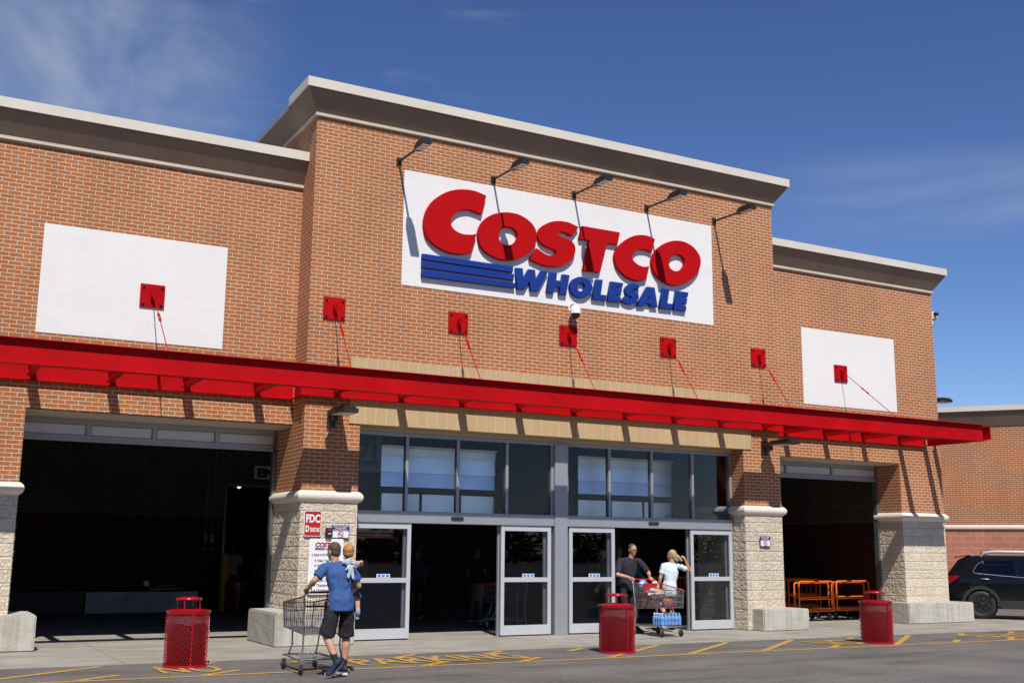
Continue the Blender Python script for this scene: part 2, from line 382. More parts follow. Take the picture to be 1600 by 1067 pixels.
# wings
w = MB(); w.box(-5.95, -.0015, YW, 1.5, 3.785, 8.19); w.box(-5.95, -4.43, YW, 1.5, 2.59, 3.785); w.box(-5.95, -5.6, 1.5, 11, 0, 8.19)
bp(w, 'wing_wall', 'brick')
w = MB(); w.box(10.8645, 16.765, YW, 1.5, 3.775, 8.19); w.box(15.295, 16.765, YW, 1.5, 2.59, 3.775); w.box(16.4, 16.765, 1.5, 11, 0, 8.19)
bp(w, 'wing_wall', 'brick')
# tan band over the entrance
w = MB(); w.box(.815, 10.04, -.022, .40, 3.795, 5.0); bp(w, 'lintel_band', 'band')
w = MB(); w.box(1.034, 9.829, .40, .52, 3.735, 3.793); bp(w, 'lintel_angle', 'trim')
# stone piers (split faced: real relief)
def split_face(mb, x0, x1, y0, y1, z0, z1, faces, step=.0135, amp=.022):
    def hgt(u, z, seed):
        row = math.floor(z / .2032); off = 0 if row % 2 else .2032
        cidx = math.floor((u + off) / .4064)
        fu = (u + off) / .4064 - cidx; fz = z / .2032 - row
        e = min(fu * .4064, (1 - fu) * .4064, fz * .2032, (1 - fz) * .2032)
        e = min(1, max(0, (e - .003) / .013))
        p = Vector((u * 14, z * 17, seed + cidx * 3.7 + row * 1.9))
        n = noise.noise(p) * .38 + noise.noise(p * 2.3) * .36 + noise.noise(p * 4.9) * .34
        return e * (amp * .42 + amp * n)
    for fc in faces:
        if fc == 'f': a, b = x0, x1
        else: a, b = y0, y1
        nu = max(2, round((b - a) / step)); nz = max(2, round((z1 - z0) / step)); vs = []
        for j in range(nz + 1):
            for i in range(nu + 1):
                u = a + (b - a) * i / nu; z = z0 + (z1 - z0) * j / nz
                h = hgt(u, z, {'f': 0, 'l': 31, 'r': 57}[fc] + x0)
                if i in (0, nu): h = min(h, .006)
                vs.append({'f': (u, y0 - h, z), 'l': (x0 - h, u, z), 'r': (x1 + h, u, z)}[fc])
        fs = []
        for j in range(nz):
            for i in range(nu):
                q = (j * (nu + 1) + i, j * (nu + 1) + i + 1, (j + 1) * (nu + 1) + i + 1, (j + 1) * (nu + 1) + i)
                fs.append(q if fc != 'l' else q[::-1])
        mb.add(vs, fs)
    mb.box(x0 + .005, x1 - .005, y0 + .005, y1, z0, z1)
    return mb
PIERS = [(-5.95, -4.43, YW, 1.5, 'fr'), (0, 1.034, 0, 1.62, 'fl'), (9.829, 10.863, 0, 1.62, 'flr'), (15.295, 16.765, YW, 1.5, 'flr')]
for x0, x1, y0, y1, fc in PIERS:
    bp(split_face(MB(), x0, x1, y0, y1, 0, 2.386, fc), 'stone_pier', 'stone', B)
    # bullnose cap running round the pier
    c = MB(); prof = [(.0, 2.386)] + [(.012 + .07 * math.sin(math.pi * t / 10) ** .7, 2.39 + .2 * t / 10) for t in range(11)] + [(0, 2.592)]
    plan = lambda o: [(x0 - o, y1), (x0 - o, y0 - o), (x1 + o, y0 - o), (x1 + o, y1)]
    vs = []
    for o, z in prof: vs += [(x, y, z) for x, y in plan(o)]
    fs = [(i * 4 + k, i * 4 + k + 1, (i + 1) * 4 + k + 1, (i + 1) * 4 + k) for i in range(len(prof) - 1) for k in range(3)]
    c.add(vs, fs, False); c.box(x0 + .01, x1 - .01, y0 + .01, y1 - .01, 2.387, 2.589)
    bp(c, 'pier_cap', 'cap')
# cornices: profile swept along a plan line with mitred corners
def sweep(mb, prof, plan):
    vs = []; n = None
    for o, z in prof:
        ps = plan(o); n = len(ps); vs += [(x, y, z) for x, y in ps]
    m = len(prof)
    fs = [(i * n + k, i * n + k + 1, ((i + 1) % m) * n + k + 1, ((i + 1) % m) * n + k) for i in range(m) for k in range(n - 1)]
    fs += [tuple(i * n for i in range(m)), tuple(i * n + n - 1 for i in range(m))[::-1]]
    return mb.add(vs, fs)
def cornice(z, plan_main, plan_cop, zc0, zc1):
    t = z
    bp(sweep(MB(), [(-.05, t), (.045, t), (.055, t + .012), (.055, t + .035), (.04, t + .04), (.045, t + .07), (-.05, t + .07)], plan_main), 'cornice_trim', 'trim')
    bp(sweep(MB(), [(-.10, t + .0705), (.02, t + .0705), (.02, t + .085), (.05, t + .10), (.262, zc0 - .045), (.262, zc0 + .02), (-.10, zc0 + .02)], plan_main), 'cornice', 'stucco')
    bp(sweep(MB(), [(.272, zc0 + .03), (.268, zc0 - .012), (.302, zc0 - .012), (.302, zc1), (-.35, zc1 + .03), (-.35, zc1 - .04), (.272, zc1 - .04)], plan_cop), 'coping', 'coping')
cornice(9.40, lambda o: [(-o, 6.5), (-o, -o), (10.863 + o, -o), (10.863 + o, 6.5)], lambda o: [(-o, .85), (-o, -o), (10.863 + o, -o), (10.863 + o, .85)], 9.855, 10.02)
for x in (0, 10.863):
    sgn = -1 if x == 0 else 1
    c = MB(); c.prism([(.0, 9.80), (.285, 9.80), (.285, 9.925), (0, 9.945)], .87, 6.5, lambda u, v, d: (x + sgn * u, d, v)); bp(c, 'coping', 'alu')
cornice(8.19, lambda o: [(-5.95 - o, 9), (-5.95 - o, YW - o), (-.002, YW - o)], lambda o: [(-5.95 - o, 9), (-5.95 - o, YW - o), (-.002, YW - o)], 8.665, 8.825)
cornice(8.19, lambda o: [(10.865, YW - o), (16.765 + o, YW - o), (16.765 + o, 9)], lambda o: [(10.865, YW - o), (16.765 + o, YW - o), (16.765 + o, 9)], 8.665, 8.825)
# painted white block panels
for x0, x1, z0, z1, y in ((1.75, 9.10, 6.44, 8.682, 0), (-4.394, -1.337, 5.03, 6.875, YW), (12.267, 15.321, 5.03, 6.85, YW)):
    c = MB(); c.box(x0, x1, y - .008, y + .1, z0, z1, .004); bp(c, 'sign_panel', 'whitecmu')
# roofs (the centre has an added opening, letting sky light reach the clerestory panels)
r = MB(); r.box(-5.7, 0, 1.3, 11, 8.0, 8.1); r.box(10.863, 16.5, 1.3, 11, 8.0, 8.1)
r.box(.4, 10.46, .4, .6, 9.2, 9.3); r.box(.4, 10.46, 4.3, 6.1, 9.2, 9.3); r.box(.4, 1.2, .6, 4.3, 9.2, 9.3); r.box(9.6, 10.46, .6, 4.3, 9.2, 9.3)
bp(r, 'roof', 'graysign')
# hall behind the openings
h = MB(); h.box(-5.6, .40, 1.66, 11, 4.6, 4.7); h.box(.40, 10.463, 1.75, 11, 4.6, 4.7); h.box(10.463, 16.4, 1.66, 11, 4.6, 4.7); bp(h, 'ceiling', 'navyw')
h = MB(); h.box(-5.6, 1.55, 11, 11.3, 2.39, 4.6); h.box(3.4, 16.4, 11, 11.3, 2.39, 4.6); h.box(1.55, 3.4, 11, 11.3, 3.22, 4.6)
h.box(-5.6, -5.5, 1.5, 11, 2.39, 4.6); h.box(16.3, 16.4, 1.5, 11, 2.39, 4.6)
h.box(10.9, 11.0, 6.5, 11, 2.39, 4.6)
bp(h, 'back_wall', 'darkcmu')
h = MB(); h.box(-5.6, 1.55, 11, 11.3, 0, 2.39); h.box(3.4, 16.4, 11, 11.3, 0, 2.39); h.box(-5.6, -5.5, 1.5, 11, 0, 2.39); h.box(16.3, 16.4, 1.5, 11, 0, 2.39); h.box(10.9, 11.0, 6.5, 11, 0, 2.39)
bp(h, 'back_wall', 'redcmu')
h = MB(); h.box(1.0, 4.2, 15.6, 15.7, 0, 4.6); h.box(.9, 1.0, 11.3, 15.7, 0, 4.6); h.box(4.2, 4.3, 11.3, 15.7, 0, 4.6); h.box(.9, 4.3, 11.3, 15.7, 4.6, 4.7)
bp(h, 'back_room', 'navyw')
h = MB(); h.box(1.5, 1.56, 10.97, 11.0, 0, 3.26); h.box(3.4, 3.46, 10.97, 11.0, 0, 3.26); h.box(1.56, 3.4, 10.97, 11.0, 3.2, 3.26); bp(h, 'door_frame', 'steelpl')
# added light well that brings sky light to the pale panels behind the transom
h = MB(); h.box(1.034, 9.829, .62, 1.75, 2.12, 2.20); h.box(.45, 10.41, 1.70, 1.75, 2.20, 4.7); h.box(1.0, 1.034, .47, 1.7, 2.2, 4.7); h.box(9.829, 9.86, .62, 1.7, 2.2, 4.7); bp(h, 'added_light_well', 'navyw')
for x0, x1 in ((2.08, 4.62), (6.58, 9.10)):
    p = MB()
    for z0, z1, tl in ((2.80, 3.08, .03), (3.082, 3.40, .012), (3.402, 3.56, -.01)):
        p.prism([(1.57, z0), (1.57 + tl, z1), (1.69, z1), (1.69, z0)], x0, x1, lambda u, v, d: (d, u, v))
    p.box(x0 - .04, x1 + .04, 1.52, 1.69, 3.565, 3.60)
    bp(p, 'pale_panel', 'panelw')
    p = MB()
    for k in range(3): p.box(x0 + .05 + k * .86, x0 + .86 + k * .86, 1.6, 1.69, 2.22, 2.68, .01)
    bp(p, 'pale_panel', 'panelw')
    p = MB(); p.box(x0 - .05, x1 + .12, 1.45, 1.69, 2.70, 2.77); p.box(x0 - .03, x0 - .01, 1.5, 1.69, 2.2, 4.6); p.box(x1 + .01, x1 + .03, 1.5, 1.69, 2.2, 4.6); bp(p, 'panel_rail', 'darkmetal')
# storefront frame
f = MB()
f.box(1.034, 9.829, YS - .05, YS + .07, 3.665, 3.73); f.box(5.30, 5.59, YS - .12, YS + .10, 0, 3.663)
f.box(1.034, 1.09, YS - .04, YS + .06, 2.295, 3.664); f.box(9.775, 9.829, YS - .04, YS + .06, 0, 3.664)
for x in (2.14, 3.195, 4.255, 5.275, 5.62, 6.64, 7.70, 8.765): f.box(x - .028, x + .028, YS - .05, YS + .06, 2.291, 3.664)
bp(f, 'storefront_frame', 'alu')
for x0, x1 in ((1.034, 5.299), (5.591, 9.774)):
    c = MB(); c.box(x0, x1, YS - .10, YS + .14, 2.075, 2.29, .006); o = bp(c, 'door_header', 'alu')
    c = MB(); xm = (x0 + x1) / 2; c.box(xm - .13, xm + .13, YS - .135, YS - .10, 2.15, 2.21, .02); c.build('motion_sensor', 'black', o)
gx = [1.09, 2.112, 2.168, 3.167, 3.223, 4.227, 4.283, 5.247, 5.648, 6.612, 6.668, 7.672, 7.728, 8.737, 8.793, 9.775]
for k in range(0, 16, 2):
    c = MB(); c.box(gx[k], gx[k + 1], YS, YS + .012, 2.291, 3.664); bp(c, 'window_pane', 'glass')
def leaf(x0, x1, sticker):
    y0, y1 = YS - .075, YS - .02
    c = MB(); z1 = 2.068
    for a, b in ((x0, x0 + .075), (x1 - .075, x1)): c.box(a, b, y0, y1, .02, z1, .006)
    c.box(x0 + .074, x1 - .074, y0 + .003, y1 - .003, .02, .20, .004); c.box(x0 + .074, x1 - .074, y0 + .003, y1 - .003, z1 - .10, z1 - .002, .004)
    c.box(x0 + .074, x1 - .074, y0 + .002, y1 - .002, 1.005, 1.09, .004)
    o = bp(c, 'sliding_door', 'alu2')
    c = MB(); c.box(x0 + .07, x1 - .07, y0 + .024, y0 + .032, .19, 1.01); c.box(x0 + .07, x1 - .07, y0 + .024, y0 + .032, 1.085, 1.98); c.build('door_pane', 'glass', o)
    xm = (x0 + x1) / 2 + .05
    c = MB(); c.box(xm - .13, xm + .13, y0 + .014, y0 + .02, 1.095, 1.16); s = c.build('door_sticker', 'white', o)
    c = MB()
    for d in (-.08, 0, .08): c.box(xm + d - .03, xm + d + .03, y0 + .011, y0 + .0135, 1.105, 1.15)
    c.build('sticker_print', simple('sticker_blue', (.05, .22, .55), .5), s)
    # fixed side light behind the leaf
    c = MB(); c.box(x0 - .02, x0 + .03, YS + .03, YS + .08, 0, 2.074); c.box(x1 - .115, x1 - .05, YS + .03, YS + .08, 0, 2.074); c.box(x0 + .03, x1 - .115, YS + .03, YS + .08, 0, .12); c.box(x0 + .03, x1 - .115, YS + .035, YS + .075, 1.0, 1.06)
    o2 = bp(c, 'side_light_frame', 'alu')
    c = MB(); c.box(x0 + .03, x1 - .115, YS + .05, YS + .058, .12, 2.074); c.build('side_light_pane', 'glass', o2)
for a, b in ((1.10, 2.25), (4.13, 5.24), (5.66, 6.74), (8.66, 9.77)): leaf(a, b, 0)
# roll doors pulled up in the two bays
for x0, x1, y in ((-4.43, -.01, 1.56), (10.87, 15.29, 1.43)):
    d = MB(); z0 = 3.36; n = 4 if x0 < 0 else 3; wd = (x1 - x0) / n
    d.box(x0, x1, y + .035, y + .06, z0, 3.752); d.box(x0, x1, y - .03, y + .034, z0, z0 + .035); d.box(x0, x1, y - .012, y + .034, z0 + .035, z0 + .10); d.box(x0, x1, y - .012, y + .034, 3.66, 3.752)
    for k in range(n + 1): d.box(max(x0, x0 + k * wd - .035), min(x1, x0 + k * wd + .035), y - .012, y + .034, z0 + .10, 3.66)
    rd = bp(d, 'roll_door', 'alu')
    for k in range(n):
        d = MB(); d.box(x0 + k * wd + .05, x0 + (k + 1) * wd - .05, y + .022, y + .033, z0 + .115, 3.645, .004); d.build('door_panel', 'alu2', rd)
    d = MB(); d.box(x0 - .0, x0 + .05, y - .02, y + .10, 0, 3.4); bp(d, 'door_track', 'steelpl'); d = MB(); d.box(x1 - .06, x1, y - .03, y + .10, 0, 3.78); bp(d, 'door_track', 'steelpl')
    d = MB(); d.box(x0, x1, YW + .03, y, 3.752, 3.772); bp(d, 'opening_soffit', 'trim')

# ---------------------------------------------------------------- far building on the right (angled wall)
q0 = Vector((25.03, 7.74, 0)); qd = Vector((.617, -.787, 0)); qn = Vector((-.787, -.617, 0))
FB = thing('brick_building', 'plain brick annex behind the black car with red rough block base and taupe cornice', 'building', (26, 9, 0))
def far(name, m, prof, a=-7, b=16):
    """profile (outward, z) swept along the angled wall"""
    mb = MB(); n = len(prof)
    vs = [Vector((a, -o, z)) for o, z in prof] + [Vector((b, -o, z)) for o, z in prof]
    mb.add(vs, [(i, (i + 1) % n, n + (i + 1) % n, n + i) for i in range(n)] + [tuple(range(n))[::-1], tuple(range(n, 2 * n))])
    o = mb.build(name, m); o.matrix_world = Matrix.Translation(q0) @ Matrix.Rotation(math.atan2(qd.y, qd.x), 4, 'Z')
    o.parent = FB; o.matrix_parent_inverse = Matrix.Translation(-Vector(FB.location)); return o
far('brick_wall', 'brick', [(0, 2.58), (0, 5.87), (-6, 5.87), (-6, 2.58)])
far('block_base', 'redstone', [(.015, .3), (.015, 2.41), (-6, 2.41), (-6, .3)])
far('footing', 'block', [(.05, -.1), (.05, .295), (-6, .295), (-6, -.1)])
far('wall_cap', 'cap', [(0, 2.41), (.05, 2.42), (.08, 2.46), (.085, 2.50), (.08, 2.54), (.05, 2.575), (0, 2.58), (-.5, 2.58), (-.5, 2.41)])
far('cornice', 'stucco', [(.03, 5.87), (.06, 5.93), (.27, 6.36), (.27, 6.40), (-.1, 6.40), (-.1, 5.87)])
far('coping', 'coping', [(.30, 6.37), (.30, 6.54), (-.4, 6.56), (-.4, 6.405), (.275, 6.405), (.275, 6.37)])
# ================================================================ CANOPY
CN = thing('canopy', 'long red steel channel canopy hung over the entrance on tie rods', 'canopy', (5.4, 0, 4.4))
ZB, ZT, YF0 = 4.225, 4.612, -1.138
XL, XR = -5.35, 16.215
f = MB(); f.box(XL, XR, YF0 + .085, YF0 + .097, ZB + .012, ZT - .012); f.box(XL, XR, YF0, YF0 + .18, ZT - .012, ZT); f.box(XL, XR, YF0, YF0 + .18, ZB, ZB + .012)
f.build('front_beam', 'red', CN)
def ledger(x0, x1, y):
    m = MB(); m.box(x0, x1, y - .014, y - .003, ZB + .01, ZT - .02); m.box(x0, x1, y - .09, y - .003, ZB - .002, ZB + .0095); m.box(x0, x1, y - .09, y - .003, ZT - .0195, ZT - .008); m.build('ledger', 'red', CN)
ledger(XL, -.015, YW); ledger(-.1, 10.963, -.022); ledger(10.878, XR, YW)
for x, s in ((0, -1), (10.863, 1)):
    m = MB(); m.box(min(x + s * .003, x + s * .014), max(x + s * .003, x + s * .014), -.02, YW - .1, ZB + .01, ZT - .02); m.box(min(x + s * .003, x + s * .09), max(x + s * .003, x + s * .09), -.02, YW - .1, ZB - .001, ZB + .009); m.build('ledger', 'red', CN)
def joist(x, yb):
    m = MB(); y0 = YF0 + .098
    m.box(x - .006, x + .006, y0, yb, ZB + .075, ZT - .03); m.box(x - .05, x + .05, y0, yb, ZB + .062, ZB + .0745); m.box(x - .05, x + .05, y0, yb, ZT - .0295, ZT - .018); m.build('joist', 'red', CN)
for k in range(-4, 14):
    x = .50 + 1.2315 * k
    joist(x, YW - .1 if x < -.1 or x > 10.95 else -.12)
for x in (XL + .006, XR - .006):
    m = MB(); m.box(x - .006, x + .006, YF0 + .1, YW - .1, ZB + .013, ZT - .013); m.box(x - .09 if x > 0 else x, x if x > 0 else x + .09, YF0 + .1, YW - .1, ZB + .001, ZB + .0125); m.box(x - .09 if x > 0 else x, x if x > 0 else x + .09, YF0 + .1, YW - .1, ZT - .0125, ZT - .001)
    m.build('side_beam', 'red', CN)
for x, y in ((-2.59, YW), (.46, 0), (2.935, 0), (5.39, 0), (7.86, 0), (10.32, 0), (13.46, YW)):
    a = MB(); pb = -.010 if abs(x - 5.43) > 6 else 0
    a.box(x - .205, x + .205, y - .03 + pb, y - .002 + pb, 5.635, 6.04, .004)
    pl = a.build('anchor_plate', 'red', CN)
    for dx in (-.15, .15):
        for dz in (-.15, .15): MB().lathe((x + dx, y - .031 + pb, 5.838 + dz), [(.022, 0), (.022, .016), (.011, .017), (.011, .03)], 6, (0, -1, 0), False).build('bolt', 'darkmetal', pl)
    a = MB(); a.box(x - .03, x - .015, y - .14 + pb, y - .03 + pb, 5.80, 5.90); a.box(x + .015, x + .03, y - .14 + pb, y - .03 + pb, 5.80, 5.90); a.lathe((x - .045, y - .11 + pb, 5.85), [(.014, 0), (.014, .09)], 8, (1, 0, 0))
    a.build('clevis', 'red', pl)
    p0 = Vector((x, y - .10 + pb, 5.855)); p1 = Vector((x, YF0 + .14, ZT))
    a = MB(); a.tube([p0, p1], .0085, 8)
    c = p0.lerp(p1, .40 if y == 0 else .42); d = (p1 - p0).normalized()
    a.tube([c - d * .13, c - d * .07], .019, 8); a.tube([c + d * .07, c + d * .13], .019, 8)
    for s in (-.018, .018): a.tube([c - d * .1 + Vector((s, 0, 0)), c + d * .1 + Vector((s, 0, 0))], .007, 6)
    a.lathe(p1 + Vector((0, 0, -.06)), [(.03, 0), (.03, .08)], 8)
    a.build('tie_rod', 'red', CN)

# ================================================================ STORE SIGN
LET = {'C1':[[(3.46,8.427,1),(3.208,8.48,0),(2.952,8.471,0),(2.719,8.412,0),(2.507,8.3,0),(2.316,8.132,0),(2.198,7.941,0),(2.146,7.742,0),(2.15,7.562,0),(2.212,7.414,0),(2.354,7.287,0),(2.55,7.199,0),(2.746,7.165,0),(2.942,7.173,0),(3.148,7.224,1),(3.26,7.621,1),(3.133,7.587,0),(2.97,7.575,0),(2.825,7.612,0),(2.734,7.682,0),(2.706,7.762,0),(2.722,7.865,0),(2.8,7.969,0),(2.907,8.04,0),(3.051,8.078,0),(3.197,8.07,0),(3.363,8.028,1)]],'O1':[[(3.295,7.605,0),(3.313,7.738,0),(3.397,7.896,0),(3.553,8.037,0),(3.76,8.124,0),(3.953,8.163,0),(4.181,8.157,0),(4.379,8.091,0),(4.529,7.979,0),(4.599,7.841,0),(4.6,7.677,0),(4.532,7.519,0),(4.385,7.365,0),(4.19,7.25,0),(3.98,7.193,0),(3.772,7.187,0),(3.581,7.233,0),(3.422,7.319,0),(3.325,7.45,0)],[(3.742,7.648,0),(3.773,7.748,0),(3.86,7.834,0),(3.957,7.867,0),(4.07,7.851,0),(4.144,7.796,0),(4.172,7.719,0),(4.138,7.61,0),(4.057,7.533,0),(3.961,7.494,0),(3.848,7.503,0),(3.775,7.558,0)]],'S1':[[(5.595,8.107,1),(5.379,8.167,0),(5.252,8.175,0),(5.116,8.165,0),(4.963,8.128,0),(4.812,8.055,0),(4.695,7.96,0),(4.637,7.846,0),(4.635,7.749,0),(4.68,7.673,0),(4.76,7.618,0),(4.864,7.58,0),(4.965,7.562,0),(5.033,7.544,0),(5.066,7.507,0),(5.05,7.46,0),(4.991,7.429,0),(4.907,7.415,0),(4.815,7.432,0),(4.714,7.473,0),(4.614,7.526,1),(4.451,7.279,1),(4.6,7.232,0),(4.782,7.197,0),(4.95,7.194,0),(5.135,7.222,0),(5.304,7.297,0),(5.441,7.42,0),(5.506,7.55,0),(5.513,7.657,0),(5.476,7.742,0),(5.39,7.798,0),(5.27,7.826,0),(5.167,7.849,0),(5.108,7.87,0),(5.096,7.899,0),(5.133,7.93,0),(5.201,7.948,0),(5.304,7.937,0),(5.44,7.896,1)]],'T':[[(5.687,8.147,1),(6.61,8.145,1),(6.546,7.875,1),(6.286,7.871,1),(6.105,7.221,1),(5.703,7.214,1),(5.854,7.867,1),(5.613,7.862,1)]],'C2':[[(7.504,8.129,1),(7.387,8.167,0),(7.257,8.178,0),(7.111,8.165,0),(6.949,8.117,0),(6.788,8.025,0),(6.628,7.893,0),(6.524,7.763,0),(6.476,7.635,0),(6.483,7.514,0),(6.544,7.388,0),(6.669,7.269,0),(6.811,7.2,0),(6.969,7.166,0),(7.113,7.177,0),(7.267,7.217,1),(7.347,7.514,1),(7.214,7.487,0),(7.086,7.504,0),(6.974,7.56,0),(6.922,7.628,0),(6.928,7.697,0),(6.993,7.788,0),(7.09,7.845,0),(7.204,7.865,0),(7.317,7.86,0),(7.414,7.832,1)]],'O2':[[(7.416,7.602,0),(7.437,7.723,0),(7.517,7.865,0),(7.661,8.004,0),(7.852,8.117,0),(8.06,8.177,0),(8.269,8.184,0),(8.462,8.131,0),(8.606,8.037,0),(8.701,7.908,0),(8.717,7.776,0),(8.668,7.608,0),(8.542,7.445,0),(8.377,7.318,0),(8.183,7.221,0),(8.007,7.183,0),(7.834,7.197,0),(7.662,7.255,0),(7.524,7.355,0),(7.44,7.474,0)],[(7.859,7.661,0),(7.884,7.744,0),(7.957,7.827,0),(8.07,7.875,0),(8.182,7.871,0),(8.261,7.821,0),(8.288,7.745,0),(8.256,7.634,0),(8.174,7.544,0),(8.054,7.502,0),(7.935,7.519,0),(7.873,7.584,0)]],'bar0':[[(2.134,7.074,1),(4.081,7.075,1),(4.07,6.961,1),(2.13,6.964,1)]],'bar1':[[(2.131,6.927,1),(4.104,6.927,1),(4.091,6.805,1),(2.132,6.803,1)]],'bar2':[[(2.133,6.756,1),(4.12,6.748,1),(4.131,6.653,1),(2.132,6.633,1)]],'W':[[(4.138,7.063,1),(4.295,7.073,1),(4.315,6.875,1),(4.43,7.073,1),(4.574,7.075,1),(4.601,6.879,1),(4.716,7.078,1),(4.878,7.078,1),(4.652,6.651,1),(4.474,6.644,1),(4.454,6.847,1),(4.342,6.649,1),(4.172,6.637,1)]],'H':[[(4.916,7.069,1),(5.087,7.073,1),(5.067,6.926,1),(5.193,6.928,1),(5.217,7.071,1),(5.381,7.071,1),(5.302,6.651,1),(5.133,6.65,1),(5.165,6.799,1),(5.035,6.795,1),(4.999,6.652,1),(4.851,6.654,1)]],'O3':[[(5.386,6.831,0),(5.404,6.908,0),(5.462,6.99,0),(5.559,7.049,0),(5.656,7.073,0),(5.764,7.066,0),(5.861,7.017,0),(5.916,6.943,0),(5.932,6.87,0),(5.899,6.781,0),(5.828,6.707,0),(5.741,6.654,0),(5.644,6.634,0),(5.548,6.641,0),(5.462,6.682,0),(5.404,6.749,0)],[(5.561,6.853,0),(5.58,6.906,0),(5.634,6.941,0),(5.699,6.94,0),(5.742,6.912,0),(5.749,6.871,0),(5.731,6.826,0),(5.688,6.784,0),(5.65,6.767,0),(5.596,6.777,0),(5.567,6.811,0)]],'L1':[[(6.02,7.068,1),(6.181,7.074,1),(6.131,6.76,1),(6.271,6.761,1),(6.248,6.648,1),(5.923,6.645,1)]],'E1':[[(6.381,7.068,1),(6.686,7.07,1),(6.666,6.981,1),(6.525,6.976,1),(6.516,6.932,1),(6.651,6.931,1),(6.627,6.81,1),(6.493,6.807,1),(6.485,6.764,1),(6.632,6.75,1),(6.606,6.649,1),(6.292,6.644,1)]],'S2':[[(7.108,7.05,1),(7.026,7.084,0),(6.934,7.086,0),(6.842,7.062,0),(6.77,7.008,0),(6.732,6.937,0),(6.755,6.857,0),(6.813,6.819,0),(6.878,6.808,0),(6.9,6.788,0),(6.865,6.757,0),(6.799,6.76,0),(6.722,6.792,1),(6.643,6.689,1),(6.733,6.65,0),(6.837,6.637,0),(6.929,6.656,0),(7.021,6.711,0),(7.072,6.783,0),(7.07,6.861,0),(7.024,6.906,0),(6.959,6.933,0),(6.919,6.956,0),(6.939,6.979,0),(6.986,6.985,0),(7.051,6.959,1)]],'A':[[(7.294,7.069,1),(7.485,7.07,1),(7.555,6.655,1),(7.375,6.648,1),(7.36,6.703,1),(7.256,6.701,1),(7.205,6.643,1),(7.033,6.635,1)],[(7.362,6.89,1),(7.367,6.807,1),(7.307,6.809,1)]],'L2':[[(7.701,7.074,1),(7.869,7.075,1),(7.813,6.767,1),(7.958,6.774,1),(7.931,6.653,1),(7.603,6.649,1)]],'E2':[[(8.049,7.069,1),(8.374,7.074,1),(8.354,6.977,1),(8.215,6.969,1),(8.205,6.934,1),(8.339,6.932,1),(8.317,6.813,1),(8.178,6.805,1),(8.169,6.764,1),(8.315,6.749,1),(8.291,6.653,1),(7.972,6.654,1)]]}
SG = thing('store_sign', 'big red and blue channel-letter store sign with three blue stripes on the white panel', 'sign', (5.4, -.05, 7.3))
def smooth_poly(pts, n=6):
    out = []; m = len(pts)
    for i in range(m):
        p1, p2 = pts[i], pts[(i + 1) % m]
        out.append(Vector((p1[0], p1[1])))
        if p1[2] and p2[2]: continue
        a = Vector(p1[:2]); b = Vector(p2[:2])
        p0 = Vector(pts[i - 1][:2]) if not p1[2] else a - (b - a) * .6
        p3 = Vector(pts[(i + 2) % m][:2]) if not p2[2] else b + (b - a) * .6
        if p1[2]: p0 = a * 2 - b
        if p2[2]: p3 = b * 2 - a
        for k in range(1, n):
            t = k / n
            out.append(.5 * ((2 * a) + (b - p0) * t + (2 * p0 - 5 * a + 4 * b - p3) * t * t + (3 * a - p0 - 3 * b + p3) * t ** 3))
    return out
def letter_mesh(loops, y0, y1, name, material, parent):
    cu = bpy.data.curves.new('l', 'CURVE'); cu.dimensions = '2D'; cu.fill_mode = 'BOTH'; cu.extrude = (y1 - y0) / 2; cu.bevel_depth = 0.004; cu.bevel_resolution = 1; cu.offset = -.004
    for lp in loops:
        sp = cu.splines.new('POLY'); pp = smooth_poly(lp); sp.points.add(len(pp) - 1); sp.use_cyclic_u = True
        for q, v in zip(sp.points, pp): q.co = (v.x, v.y, 0, 1)
    ob = bpy.data.objects.new('l', cu); COL.objects.link(ob)
    dg = bpy.context.evaluated_depsgraph_get(); me = bpy.data.meshes.new_from_object(ob.evaluated_get(dg))
    for v in me.vertices: v.co = Vector((v.co.x, (y0 + y1) / 2 - v.co.z, v.co.y))
    bpy.data.objects.remove(ob); bpy.data.curves.remove(cu)
    me.materials.clear(); me.materials.append(M[material])
    bm = bmesh.new(); bm.from_mesh(me); bmesh.ops.recalc_face_normals(bm, faces=bm.faces[:]); bm.to_mesh(me); bm.free()
    return link(name, me, parent)
for k, lp in LET.items():
    red = k in ('C1', 'O1', 'S1', 'T', 'C2', 'O2')
    letter_mesh(lp, -.092 if red else -.085, -.018, 'stripe' if k.startswith('bar') else 'letter', 'redlet' if red else 'bluelet', SG)

# ================================================================ LAMPS AND CAMERAS
def sign_lamp(x, z, label):
    t = thing('sign_lamp', label, 'lamp', (x, 0, z), 'arm lamps over the store sign')
    a = MB(); a.box(x - .05, x + .05, -.03, -.001, z - .07, z + .07, .004); a.tube([(x, -.02, z), (x, -.86, z - .02)], .022, 10); a.build('arm', 'darkmetal', t)
    a = MB(); a.prism([(-.045, -.80), (.045, -.80), (.088, -.92), (.088, -1.31), (-.088, -1.31), (-.088, -.92)], z - .055, z + .01, lambda u, v, d: (x + u, v, d))
    a.prism([(-.04, -.84), (.04, -.84), (.07, -.93), (.07, -1.29), (-.07, -1.29), (-.07, -.93)], z + .01, z + .05, lambda u, v, d: (x + u, v, d))
    for k in range(6): a.box(x - .066, x + .066, -.96 - k * .06, -.948 - k * .06, z + .05, z + .075)
    hd = a.build('lamp_head', 'darkmetal', t)
    a = MB()
    for k in range(3): a.box(x - .07, x + .07, -1.27 + k * .115, -1.19 + k * .115, z - .064, z - .056)
    a.build('lens', 'lens', hd)
    return t
